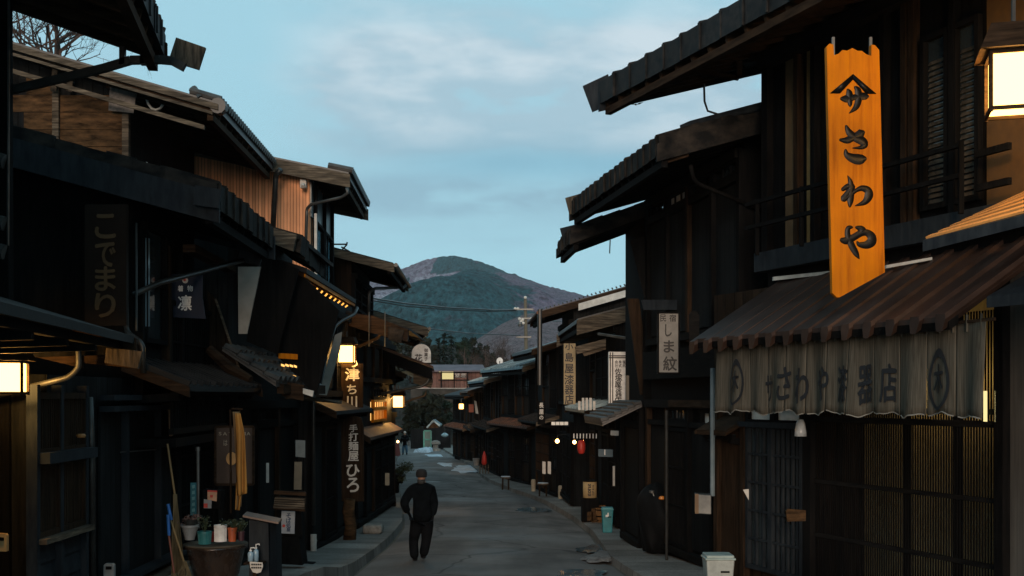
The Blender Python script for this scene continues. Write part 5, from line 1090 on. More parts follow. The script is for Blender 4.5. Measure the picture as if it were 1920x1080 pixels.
# hanging cloth on its stand
o = thing('hanging_cloth', 'ochre brown cloth hanging from a slender upright stand beside the cafe board', 'cloth', P(440,958,14.2))
q = MB(); q.tube([P(432,768,14.25), P(433,962,14.25)], .014, 6); q.bar(P(434,766,14.25), P(455,767,14.25), .02, .02); q.bar(P(450,768,14.25), P(451,800,14.25), .012, .012); q.build('stand', M['brownv'], o)
clm = noisy('ochre cloth', (.26,.13,.035), (.42,.22,.06), (8,8,2), .9, bump=.4, spec=.05); dcl = noisy('olive brown cloth', (.11,.075,.04), (.19,.135,.075), (8,8,2), .9, bump=.4, spec=.05)
def drape(pl, pr_, m, d, ph=0):
    q = MB(); n, kx_ = 24, 10
    for i in range(n+1):
        t_ = i/n; L_ = interp([(a, b_) for b_, a in pl], pl[0][1]+(pl[-1][1]-pl[0][1])*t_); R_ = interp([(a, b_) for b_, a in pr_], pr_[0][1]+(pr_[-1][1]-pr_[0][1])*t_); y = pl[0][1]+(pl[-1][1]-pl[0][1])*t_; yr = pr_[0][1]+(pr_[-1][1]-pr_[0][1])*t_
        for j in range(kx_+1):
            s_ = j/kx_; q.v.append(P(L_+(R_-L_)*s_, y+(yr-y)*s_, d+.035*math.sin(s_*9+ph+t_*2)*(.3+t_)))
    for i in range(n):
        for j in range(kx_): q.f.append((i*(kx_+1)+j, i*(kx_+1)+j+1, (i+1)*(kx_+1)+j+1, (i+1)*(kx_+1)+j)); q.mi.append(0)
    ob = q.build('cloth', m, o, smooth=True); sm = ob.modifiers.new('thick', 'SOLIDIFY'); sm.thickness = .006
drape([(436,772),(440,830),(444,900),(440,955)], [(449,772),(451,830),(456,900),(452,950)], dcl, 14.2)
drape([(441,775),(444,830),(443,880),(446,930)], [(451,775),(459,815),(462,880),(463,925)], clm, 14.12, 1)
drape([(442,905),(441,930),(441,956)], [(452,900),(452,930),(450,957)], clm, 14.16, 2)
# lectern
o = thing('menu_stand', 'brown menu stand with slanted top board at the lower left', 'stand', P(495,1110,12.4))
q = MB(); q.poly([P(455,966,12.2), P(463,959,12.6), P(529,972,12.6), P(522,979,12.2)], (0,0,-.02)); q.build('top_board', plain('brown top', (.10,.065,.05), .5), o)
q = MB(); q.poly([P(467,974,12.3), P(503,981,12.3), P(505,1130,12.3), P(467,1130,12.3)], (0,.3,0)); q.poly([P(506,981,12.35), P(517,978,12.5), P(519,1130,12.5), P(507,1130,12.35)], (0,.3,0)); q.build('stand_body', M['navy'], o)
def bottle(label, x, y0, y1, d, w_):
    b_ = P(x, y1, d); k = d/F; H_ = (y1-y0)*k; o = thing('pump_bottle', label, 'bottle', b_, 'hand wash bottles'); r_ = w_*k/2
    q = MB(); q.lathe(b_, [(r_,0),(r_,H_*.55),(r_*.8,H_*.64),(r_*.35,H_*.68),(r_*.35,H_*.74)], 14); q.build('bottle_body', plain('pale blue bottle', (.25,.38,.48), .25), o, smooth=True)
    q = MB(); q.lathe(b_+Vector((0,0,H_*.72)), [(r_*.45,0),(r_*.45,.012)], 10); q.tube([b_+Vector((0,0,H_*.74)), b_+Vector((0,0,H_*.95)), b_+Vector((r_*1.2,0,H_*.97)), b_+Vector((r_*1.3,0,H_*.90))], .006, 6); q.build('pump', M['white'], o)
bottle('shorter pale blue pump bottle by the menu stand', 470, 1026, 1052, 12.1, 11); bottle('taller pale blue pump bottle by the menu stand', 480, 1019, 1053, 12.15, 10)
flat('cup_sign', 'small round cup shaped sign with black writing under the pump bottles', 'sign', [(468,1053),(492,1055),(493,1062),(489,1073),(482,1075),(474,1073),(469,1064)], 12.0, M['dwhite'], .01, [('writing', M['inkm'], [(471+4*i,1057+6*j),(474+4*i,1057+6*j),(474+4*i,1060+6*j),(471+4*i,1060+6*j)]) for j in range(2) for i in range(5)])
q = MB(); q.box(P(478,1055,12.15), .2, .16, .02); q.bar(P(478,1055,12.2), P(478,1120,12.2), .04, .04); tag(q.build('side_table', M['brownv'], None, loc=P(478,1120,12.2)), 'little wooden ledge carrying the two pump bottles', 'table')
# roofed sign stand
o = thing('sign_stand', 'roofed black sign stand with framed paper sign on the left pavement', 'sign', P(545,1062,15.6)); d = 15.6
q = MB(); q.poly([P(517,931,d-.15), P(573,934,d-.15), P(572,955,d-.4), P(512,950,d-.4)], (0,0,-.03)); q.bar(P(514,923,d), P(574,926,d), .05, .05); q.build('little_roof', M['brown'], o)
q = MB()
for i in range(5): y = 934+i*4.2; q.bar(P(515-i*.6,y,d-.22-i*.045), P(571,y+2.6,d-.22-i*.045), .02, .02)
q.build('roof_battens', M['grey'], o)
q = MB(); q.poly([P(520,952,d), P(565,954,d), P(566,1006,d), P(519,1005,d)], (0,.2,0)); q.poly([P(519,1006,d-.05), P(560,1007,d-.05), P(567,1060,d-.12), P(516,1057,d-.12)], (0,.4,0)); q.build('stand_body', M['black'], o)
q = MB(); q.poly([P(528,958,d-.03), P(553,959,d-.03), P(552,1001,d-.03), P(526,1000,d-.03)], (0,.02,0)); q.build('paper_sign', plain('bluish paper', (.34,.38,.42), .7), o)
q = MB(); u_, v_ = Vector((1,0,0)), Vector((0,0,1))
for ch, y, s_ in (('そ',967,9),('ば',976,9),('処',985,9),('屋',993,7)): letter(q, ch, P(541,y,d-.037), u_, v_, s_*d/F, s_*d/F)
q.build('lettering', plain('blue ink', (.03,.06,.12), .6), o)
q = MB(); q.poly([P(532+3*math.cos(a/10*6.283),986+3*math.sin(a/10*6.283),d-.037) for a in range(10)], (0,.003,0)); q.build('red_mark', M['red'], o)
flat('doormat', 'thin dark mat beside the roofed sign stand', 'mat', [(0,0),(1,0),(1,1)], 15, M['black']) if False else None
q = MB(); a_ = [G(560,1052,.17), G(592,1056,.17), G(588,1062,.17), G(566,1060,.17)]
q.poly([Vector((p_.x,p_.y,zp(p_.y)+.006)) for p_ in a_], (0,0,.015)); tag(q.build('doormat', M['black'], None, loc=a_[0]), 'thin dark mat on the pavement beside the roofed sign stand', 'mat')
o = thing('door_plaque', 'round white plaque hanging on a string on the dark door', 'plaque', P(196,943,12.9)); cc = P(196,935,12.85)
q = MB(); q.poly([cc+Vector((math.cos(a/16*6.283)*.037,0,math.sin(a/16*6.283)*.037)) for a in range(16)], (0,.01,0)); q.build('disc', M['dwhite'], o)
q = MB(); q.tube([P(187,928,12.88), P(196,914,12.88), P(205,928,12.88)], .004, 5); q.build('string', M['metal'], o)
q = MB(); q.poly([P(191,933,12.84), P(201,933,12.84), P(201,935,12.84), P(191,935,12.84)], (0,.004,0)); q.poly([P(192,938,12.84), P(200,938,12.84), P(200,939.5,12.84), P(192,939.5,12.84)], (0,.004,0)); q.build('writing', M['inkm'], o)
flat('door_sticker', 'narrow blue and green sticker strip on the dark door', 'sticker', [(234,887),(242,887),(243,940),(236,940)], 13.3, plain('slate blue sticker', (.10,.13,.22), .5), .01, [('green_end', plain('green sticker', (.10,.17,.03), .5), [(235,921),(243,921),(243,938),(238,939)]), ('pale_end', plain('cyan sticker', (.10,.26,.30), .5), [(235,903),(241,903),(241,919),(235,919)])])
flat('card_reader', 'orange lit cream device at the bottom left edge', 'device', [(-6,1000),(10,1001),(12,1004),(12,1034),(-6,1034)], 10.6, plain('cream plastic', (.55,.36,.16), .4), .05, [('screen', M['ink'], [(-4,1007),(7,1008),(7,1014),(-4,1014)])])
flat('entry_phone', 'small pale box with dark window at the bottom edge before the dark door', 'device', [(194,1060),(197,1057),(210,1057),(213,1060),(213,1100),(194,1100)], 12.4, plain('grey plastic', (.28,.28,.27), .4), .06, [('screen', M['ink'], [(198,1062),(209,1062),(209,1068),(198,1068)])])
for x, y, lb in ((105,828,'left'),(152,817,'right')):
    c_ = P(x,y,11.6); q = MB(); q.lathe(c_, [(.03,-.02),(.042,0),(.03,.02)], 10, 1.2, .6); tag(q.build('wooden_stub', plain('orange wood', (.30,.15,.05), .5), None, smooth=True, loc=c_), ('small orange wooden knob on the lattice bay' if lb == 'left' else 'small orange wooden knob beside the downpipe of the dark door'), 'knob')
q = MB(); b_ = P(700,1000,25.5); b_.z = zp(25.5); q.box(b_+Vector((0,0,.11)), .42, .5, .2); tag(q.build('step_stone', M['stone'], None, bevel=.06, loc=b_), 'rounded stepping stone at a doorway on the left pavement', 'stone')
flat('notice_paper', 'small pale vertical notice on the left wall behind the walking man', 'notice', [(722,887),(730,887),(730,910),(722,910)], 30, plain('cream notice', (.32,.28,.2), .7), .03)
o = thing('planter_stand', 'dark roofed stand with a bushy potted shrub at the left kerb', 'stand', G(742,925,.14)); b_ = org(o); d = b_.y
q = MB(); q.box(b_+Vector((-.1,.2,.33)), .35, .5, .66); q.build('stand_body', M['black'], o); q = MB(); q.slab([P(730,886,d-.2), P(757,893,d-.2), P(760,890,d+.3), P(733,883,d+.3)], .03); q.build('little_roof', M['tin'], o)
b3 = P(750,905,d+.2); o = thing('potted_shrub', 'bushy dark shrub spilling over the kerb stand on the left', 'plant', b3); q = MB(); leaves(q, P(751,886,d+.2), .30, .25, .28, 900, .045, clumps=9); q.build('foliage', leafm, o); q = MB(); q.lathe(b3, [(.1,-.02),(.14,.2)], 12); q.build('pot_body', M['black'], o)
flat('signboard', 'dark red board leaning at the far left kerb behind the distant walker', 'sign', [(740,832),(748,830),(751,854),(741,856)], 80, plain('dull red board', (.16,.05,.05), .6), .08)
# ================================================================== PROPS, RIGHT
def binn(label, x0, x1, y0, y1, d, m, lidm, wheels=False, zoff=None, grp=None):
    k = d/F; b_ = P((x0+x1)/2, y1, d); w_ = (x1-x0)*k; h_ = (y1-y0)*k; o = thing('waste_bin', label, 'bin', b_, grp)
    q = MB(); t_, bt = w_/2*.92, w_/2*.74; v0 = [b_+Vector((sx*bt, sy*bt, 0)) for sx, sy in ((-1,-1),(1,-1),(1,1),(-1,1))]; v1 = [b_+Vector((sx*t_, sy*t_, h_*.88)) for sx, sy in ((-1,-1),(1,-1),(1,1),(-1,1))]
    q.v += v0+v1; q.f += [(0,1,2,3),(7,6,5,4),(0,1,5,4),(1,2,6,5),(2,3,7,6),(3,0,4,7)]; q.mi += [0]*6; q.build('bin_body', m, o, bevel=.015)
    q = MB(); q.box(b_+Vector((0,0,h_*.90)), w_, w_, h_*.05); q.box(b_+Vector((0,0,h_*.95)), w_*.9, w_*.9, h_*.07); q.build('lid', lidm, o, bevel=.012)
    q = MB(); q.box(b_+Vector((w_*.15,-w_*.46,h_*.62)), w_*.28, .02, .02); q.build('handle', M['black'], o); return o, b_, w_, h_
binn('pale grey green kitchen bin with lid at the bottom edge by the shop entrance', 1318, 1375, 1037, 1120, 14.6, plain('pale grey plastic', (.36,.40,.38), .4), plain('pale green lid', (.30,.38,.36), .4))
pb = G(1139,997,.12); o, b_, w_, h_ = binn('teal wheeled bin with white mark on the right pavement', 1127, 1150, 950, 998, pb.y, M['teald'], plain('teal lid', (.06,.25,.28), .4))
q = MB(); q.box(b_+Vector((-.01,-w_*.43,h_*.66)), .07, .01, .05); q.box(b_+Vector((.01,-w_*.44,h_*.74)), .03, .01, .05); q.build('white_mark', M['white'], o)
# half barrel and crates
tb = G(1140,982,.12); dB = tb.y+.8; tb = P(1138,982,dB); o = thing('half_barrel', 'brown wooden tub behind the teal bin', 'barrel', tb)
q = MB(); q.lathe(tb, [(.34,0),(.40,.08),(.36,.10),(.40,.14),(.43,.42),(.38,.43),(.36,.2),(0,.2)], 26); q.build('staves', boards('barrel staves', (.14,.075,.03), (.27,.15,.065), .09, 'x', .1), o)
q = MB(); q.lathe(tb+Vector((0,0,.20)), [(.425,0),(.43,.03)], 26); q.lathe(tb+Vector((0,0,.36)), [(.435,0),(.438,.03)], 26); q.build('hoops', M['black'], o)
for (x0,x1,y0,y1,lb) in ((1101,1112,960,977,'small brown crate left of the wooden tub'),(1109,1120,953,983,'stacked split firewood left of the wooden tub')):
    q = MB()
    for i in range(5): xx = x0+(x1-x0)*i/5; q.poly([P(xx,y0,dB-.3), P(xx+(x1-x0)/5.6,y0+random.uniform(-1,1),dB-.3), P(xx+(x1-x0)/5.6,y1,dB-.3), P(xx,y1,dB-.3)], (0,.3,0))
    tag(q.build('wood_crate', M['plank'], None, loc=P(x0,y1,dB-.3)), lb, 'crate')
flat('stone_slab', 'upright grey stone slab behind the wooden tub', 'stone', [(1147,940),(1149,929),(1166,929),(1168,932),(1167,968),(1147,968)], dB+.5, M['stone'], .15)
o = thing('lantern_box', 'tan paper lantern box with black sideways writing on a black stand', 'lantern', G(1106,978,.12)); dd_ = org(o).y; k = dd_/F
q = MB(); cc = P(1106,918,dd_); q.lathe(cc+Vector((0,0,-15*k)), [(13*k,0),(13*k,30*k)], 20, 1, .8); q.build('paper_shade', plain('tan paper', (.40,.29,.14), .8), o, smooth=True)
for z in (-17, 15): q = MB(); q.lathe(cc+Vector((0,0,z*k)), [(13.6*k,0),(13.6*k,2*k)], 20, 1, .8); q.build('ring', M['black'], o)
q = MB()
for i, ch in enumerate('gong'): letter(q, ch, cc+Vector((-.02,-13.2*k*.8-.012,(9-i*6)*-k)), Vector((0,0,1)), Vector((-1,0,0)), 5.5*k, 5.5*k, bold=.04)
for i, ch in enumerate('OPEN'): letter(q, ch, cc+Vector((.07,-13*k*.8-.002,(8-i*5)*-k)), Vector((0,0,1)), Vector((-1,0,0)), 3.6*k, 3.6*k)
q.build('lettering', M['inkm'], o)
q = MB(); q.box(P(1106,955,dd_+.1), .42, .35, 44*k); q.build('stand_body', M['black'], o)
sp = G(1209,1013,.12); q = MB(); q.poly([P(1201,967,sp.y), P(1204,964,sp.y), P(1212,965,sp.y), P(1214,1000,sp.y), P(1217,1014,sp.y), P(1205,1014,sp.y)], (0,.14,0)); tag(q.build('stone_post', M['stone'], None, bevel=.01, loc=sp), 'leaning grey stone post left of the covered scooter', 'stone post')
# covered scooter
sb = G(1245,1047,.10); ds_ = sb.y; o = thing('covered_scooter', 'parked scooter under a black cover half behind the wall on the right', 'scooter', sb); q = MB(); k = ds_/F
prof = [(0,.24,.30),(.12,.27,.42),(.35,.30,.5),(.55,.36,.55),(.75,.39,.55),(.95,.36,.45),(1.1,.28,.34),(1.2,.17,.2),(1.25,.03,.04)]
n = 28
for z, rx__, ry__ in prof:
    for i in range(n):
        a = 6.283*i/n; f_ = 1+.09*math.sin(a*5+z*4)+.06*math.sin(a*9+z*11)+.04*math.sin(a*14-z*7); q.v.append(sb+Vector((math.cos(a)*rx__*f_, math.sin(a)*ry__*f_*1.1+.95, z)))
for i in range(len(prof)-1):
    for j in range(n): j2 = (j+1) % n; q.f.append((i*n+j, i*n+j2, (i+1)*n+j2, (i+1)*n+j)); q.mi.append(0)
ob = q.build('cover', noisy('black vinyl cover', (.003,.0035,.004), (.007,.0075,.008), (5,5,2), .7, spec=.08, bump=1.0), o, smooth=True); ss = ob.modifiers.new('s', 'SUBSURF'); ss.levels = ss.render_levels = 1
q = MB(); q.tube([P(1226,930,ds_+.3), P(1224,924,ds_+.3), P(1222,922,ds_+.3)], .012, 6); q.lathe(P(1222,922,ds_+.3), [(.01,-.03),(.045,-.02),(.05,.02),(.01,.03)], 10); q.build('mirror', M['metal'], o)
q = MB(); q.lathe(P(1241,934,ds_+.45), [(.01,-.03),(.05,-.02),(.06,0),(.04,.03),(.01,.04)], 14, 1, .5); q.build('highlight', plain('amber reflector', (.55,.19,.03), .2), o, smooth=True)  # orange light reflected off the cover, modelled as a coloured spot
# stools
for (x, y, w_, lb) in ((948,918,20,'small round stool with snow dusted top, the farther one'),(1018,930,23,'small round stool with snow dusted top, the nearer one')):
    b_ = G(x, y, .12); k = b_.y/F; r_ = w_*k/2; H_ = 24*k; o = thing('stool', lb, 'stool', b_, 'stools on the right pavement'); q = MB(); q.lathe(b_+Vector((0,0,H_-.05)), [(r_,0),(r_,.05)], 16); q.build('seat', M['grey'], o)
    q = MB(); q.lathe(b_+Vector((0,0,H_)), [(r_*.95,0),(r_*.8,.02),(0,.03)], 14); q.build('snow_cap', snow, o, smooth=True)
    for a in range(4): q = MB(); e_ = Vector((math.cos(a*1.57+.7), math.sin(a*1.57+.7), 0)); q.bar(b_+e_*r_*.8, b_+e_*r_*.75+Vector((0,0,H_-.05)), .04, .04); q.build('leg', M['brownv'], o)
for (x, y, lb) in ((1000,921,'short pale post by the nearer stool'),(1051,935,'short white topped post on the right pavement')):
    b_ = G(x, y, .12); q = MB(); q.lathe(b_, [(.08,0),(.08,.38),(.06,.42)], 12); tag(q.build('short_post', plain('pale post', (.30,.27,.2), .7), None, loc=b_), lb, 'post', 'short posts')
for (x, lb) in ((1017,'left one of two white notices on the dark right hand wall'),(1027,'right one of two white notices on the dark right hand wall')): flat('notice_paper', lb, 'notice', [(x,865),(x+6,866),(x+6,889),(x,888)], 33.5, M['dwhite'], .02)
b_ = G(908,888,.12); q = MB(); k = b_.y/F; q.lathe(b_+Vector((0,0,16*k)), [(.06,0),(.13,.1),(.10,.4),(.03,.62),(.01,.66)], 12); tag(q.build('folded_parasol', M['red'], None, loc=b_, smooth=True), 'narrow folded red parasol before the rusty roofed house', 'parasol')
o = thing('barrier', 'small grey slatted stand under the red parasol', 'stand', b_); 
for i in range(4): q = MB(); q.bar(b_+Vector((-.2+i*.13,0,0)), b_+Vector((-.2+i*.13,0,.42)), .05, .05); q.build('leg', M['grey'], o)
b_ = G(893,873,.1); q = MB(); q.lathe(b_, [(.14,0),(.20,.38),(.2,.4)], 14); tag(q.build('planter', M['concrete'], None, loc=b_), 'pale round planter by the far right hand wall', 'planter')
c_ = P(893+3,741,45) if 0 else None
# mailbox, triangular tag, wooden plaque
o = thing('mailbox', 'small metal mailbox with warm lit edge on the post left of the shop entrance', 'mailbox', P(1319,966,15.5)); q = MB(); q.poly([P(1304,926,15.4), P(1334,928,15.4), P(1334,965,15.4), P(1304,963,15.4)], (.02,.22,0)); q.build('box_body', M['metal'], o, bevel=.01)
q = MB(); q.poly([P(1303,926,15.38), P(1310,926,15.38), P(1310,963,15.38), P(1303,963,15.38)], (0,.01,0)); q.build('lit_edge', M['ambermetal'], o)  # warm light along the box edge, painted as a coloured strip
flat('paper_tag', 'small white triangular paper tag beside the entrance lattice', 'tag', [(1393,918),(1404,917),(1404,938)], 15.6, M['dwhite'], .01)
flat('wooden_plaque', 'brown wooden plaque across the lattice entrance door', 'plaque', [(1474,958),(1477,954),(1511,957),(1511,977),(1476,978)], 14.6, M['plank'], .05)
flat('hanging_sign', 'faint round topped wire frame sign between the grey inn sign and the canopy', 'sign', [(1292,590),(1297,583),(1306,583),(1311,592),(1311,645),(1292,645)], 17.2, M['blackh'], .03)
# ================================================================== FAR END OF THE STREET
for kx2, lb in ((0,None),): pass
o = thing('gate_panel', 'pale green mesh gate panel at the end of the street', 'gate', G(801,838,.0)); dg_ = 98; q = MB()
for a_, b_ in (((795,808),(808,808)),((795,808),(795,841)),((808,808),(808,841)),((795,824),(808,824))): q.bar(P(*a_,dg_), P(*b_,dg_), .12, .12)
q.build('frame', plain('green frame', (.07,.28,.22), .5), o); q = MB(); q.poly([P(796,809,dg_+.1), P(807,809,dg_+.1), P(807,838,dg_+.1), P(796,838,dg_+.1)], (0,.05,0)); q.build('mesh_panel', plain('grey green panel', (.12,.17,.15), .7), o)
o = blob('snow_heap', 'white snow heap at the foot of the green gate panel', 'snow', [P(774,842,92), P(795,832,99), P(812,836,99), P(808,844,92)], snow, .22)
o = thing('stone_lantern', 'weathered stone lantern base beside the far gate', 'stone lantern', G(817,846)); dl = org(o).y; b_ = P(817,846,dl); k = dl/F
q = MB(); q.lathe(b_, [(.45,0),(.42,.2),(.22,.25),(.2,.5),(.4,.6),(.36,.8),(.15,.9)], 8); q.build('stone_body', M['stone'], o)
o = thing('small_shrine', 'small gabled hut with sheet roof among the trees at the street end', 'shrine', P(812,822,106)); dh = 106
q = MB(); q.poly([P(803,800,dh), P(813,792,dh), P(822,800,dh), P(822,830,dh), P(803,830,dh)], (0,2,0)); q.build('wall', M['plank'], o)
q = MB(); q.poly([P(799,801,dh-.4), P(812,787,dh-.4), P(813,790,dh-.4), P(801,803,dh-.4)], (0,3,0)); q.poly([P(812,787,dh-.4), P(826,797,dh-.4), P(824,800,dh-.4), P(812,790,dh-.4)], (0,3,0)); q.build('roof', M['teal'], o)
q = MB(); q.poly([P(845,800,104), P(770,806,104), P(770,850,104), P(845,850,104)], (0,.3,0)); tag(q.build('board_fence', M['vboard'], None, loc=P(810,850,104)), 'dark board fence closing the far end of the street', 'fence')
o = thing('hanging_lamp', 'small blue white glass lamp hanging near the far fence', 'lamp', P(834,820,97)); q = MB(); q.lathe(P(834,816,97), [(.1,-.15),(.28,-.05),(.3,.05),(.1,.2)], 12); q.build('shade', plain('pale blue glass', (.2,.32,.36), .3), o); q = MB(); q.tube([P(834,814,97), P(834,800,97)], .03, 5); q.build('cord', M['dpipe'], o)
# upper terrace house
o = thing('hillside_house', 'house with glowing window on the terrace above the street end', 'house', P(848,735,135)); dh = 135
q = MB(); q.poly([P(790,694,dh), P(905,694,dh), P(905,790,dh), P(790,790,dh)], (0,7,0)); q.build('wall', boards('pinkish wall boards', (.09,.05,.042), (.17,.095,.078), .45, 'x', .06), o)
q = MB(); q.poly([P(784,697,dh-1), P(912,697,dh-1), P(905,686,dh+3), P(792,686,dh+3)], (0,0,.15)); q.build('roof', plain('mauve roof', (.10,.08,.095), .7), o)
q = MB(); q.poly([P(829,699,dh-.1), P(850,699,dh-.1), P(850,711,dh-.1), P(829,711,dh-.1)], (0,.05,0)); q.build('lit_window', WINL, o)
q = MB(); q.poly([P(823,696,dh-.1), P(850,696,dh-.1), P(850,698,dh-.1), P(823,698,dh-.1)], (0,.05,0)); q.build('lit_window', WINL, o)
for x0, x1 in ((853,862),(864,874)): q = MB(); q.poly([P(x0,700,dh-.1), P(x1,700,dh-.1), P(x1,708,dh-.1), P(x0,708,dh-.1)], (0,.05,0)); q.build('window', M['glass'], o)
q = MB()
for x in (827.5, 851.5, 876): q.bar(P(x,694,dh-.2), P(x,732,dh-.2), .12, .12)
for y in (698.5, 712.5): q.bar(P(822,y,dh-.2), P(880,y,dh-.2), .1, .1)
q.build('frame', M['black'], o)
q = MB(); q.poly([P(770,728,118), P(905,728,118), P(905,840,118), P(770,840,118)], (0,1,0)); tag(q.build('retaining_wall', noisy('mossy dark stone', (.018,.018,.015), (.05,.045,.038), (1,1,1), .9, bump=.5), None, loc=P(840,840,118)), 'dark stone retaining wall below the hillside house', 'wall')
q = MB(); q.bar(P(778,728,117.6), P(900,728.5,117.6), .2, .12); tag(q.build('guard_rail', M['metal'], None, loc=P(840,729,117.6)), 'pale rail along the top of the far retaining wall', 'rail')
o = thing('round_lamp', 'white round dish above the teal roofs on the right', 'dish', P(937,684,62)); q = MB(); q.lathe((0,0,0),[(0,0),(.001,0)],4) if 0 else None; cc = P(937,677,62); q.poly([cc+Vector((math.cos(a/18*6.283)*.17,0,math.sin(a/18*6.283)*.19)) for a in range(18)], (0,.08,0)); q.build('disc', M['white'], o); q = MB(); q.tube([cc, cc+Vector((0,.1,-.8))], .03, 6); q.build('mast', M['metal'], o)
# utility pole
dp = 75; o = thing('utility_pole', 'concrete utility pole with crossarms and white insulators', 'pole', P(987,720,dp)); q = MB(); q.tube([P(988,760,dp), P(985,560,dp)], [.15,.10], 12); q.build('pole_shaft', plain('pale concrete pole', (.10,.09,.065), .8), o)
for y, x0, x1 in ((580,964,1000),(597,972,1004),(632,968,996)): q = MB(); q.bar(P(x0,y,dp-.2), P(x1,y,dp-.2), .08, .09); q.build('crossarm', M['metal'], o)
for x, y in ((985,558),(966,579),(971,579),(977,603),(981,606),(974,598),(996,598),(1002,596),(980,600)): q = MB(); q.lathe(P(x,y,dp-.25), [(.05,-.08),(.1,-.03),(.1,.05),(.04,.1)], 8); q.build('insulator', M['dwhite'], o)
q = MB(); q.lathe(P(975,608,dp-.5), [(.12,-.15),(.16,0),(.12,.15)], 10); q.build('transformer', M['metal'], o)
def wire(label, pts, r_, d0, d1):
    q = MB(); n = len(pts)-1; q.tube([P(x,y,d0+(d1-d0)*i/n) for i, (x,y) in enumerate(pts)], r_, 5); tag(q.build('cable', M['dpipe'], None, loc=P(*pts[0],d0)), label, 'cable', 'overhead cables')
wire('upper dark overhead cable crossing the mountain to the pole', [(690,558),(760,569),(840,577),(920,581),(968,581)], .045, 50, 75)
wire('overhead cable just below the upper one', [(690,562),(760,574),(840,581),(920,584),(968,583)], .03, 50, 75)
wire('thin low cable over the dark wood', [(700,598),(800,616),(880,625),(975,629)], .03, 50, 75)
wire('thin cable running right from the pole', [(1002,597),(1040,602),(1080,604)], .025, 75, 50)
q = MB()
bd = P(1192,196,40)
q.face([bd, bd+Vector((-.14,0,.06)), bd+Vector((-.3,0,.03)), bd+Vector((-.13,.03,.0))]); q.face([bd, bd+Vector((.12,0,.06)), bd+Vector((.27,0,.08)), bd+Vector((.12,.03,.01))]); q.tube([bd+Vector((-.04,-.08,-.02)), bd, bd+Vector((.03,.1,.01))], [.01,.035,.01], 6)
tag(q.build('bird', M['black'], None, loc=bd), 'small dark bird gliding under the upper right eave', 'bird')
flat('notice_paper', 'narrow white strip on the left shopfront between the cloth and the roofed stand', 'notice', [(499,868),(504,868),(504,905),(499,905)], 16.6, M['dwhite'], .02)
flat('poster', 'pale blue poster in the left shop window behind the roofed stand', 'poster', [(554,825),(572,826),(572,858),(554,856)], 18.6, plain('pale blue poster', (.14,.18,.19), .6), .02)
flat('poster', 'beige panel under the pale blue poster on the left shopfront', 'poster', [(552,866),(566,866),(565,918),(551,918)], 18.6, plain('beige panel', (.16,.14,.10), .7), .02)
flat('hanging_sign', 'small blue sign right of the red paper lantern', 'sign', [(1122,842),(1149,843),(1149,857),(1122,856)], 26.6, plain('dull blue sign', (.02,.07,.10), .5), .04, [('white_mark', M['white'], [(1133,843),(1135,843),(1135,853),(1133,853)])])
flat('red_lit_window', 'shop window coloured rust red for its glow beside the far glowing lantern', 'sign', [(879,758),(888,758),(888,773),(879,773)], 64, plain('red lit pane', (.30,.07,.03), .6), .05)  # glow of a red lit window put into the panel colour
flat('notice_paper', 'leaning pale strip on the wall by the far red lit pane', 'notice', [(889,751),(893,752),(897,776),(892,775)], 63, M['dwhite'], .05)
flat('notice_paper', 'slim white strip on the right wall above the upright stone slab', 'notice', [(1149,874),(1153,874),(1153,911),(1149,911)], 27.2, M['dwhite'], .03)
for px_, lb in ((1072,'left'),(1080,'right')):
    pass
q = MB(); b_ = G(812,905,.0); q.lathe(b_+Vector((0,0,.03)), [(.32,0),(.32,.006),(0,.007)], 24); tag(q.build('manhole_cover', noisy('cast iron', (.02,.02,.02), (.05,.048,.045), (20,20,20), .5, metal=.4), None, loc=b_), 'round iron cover in the road beyond the walking man', 'manhole cover')
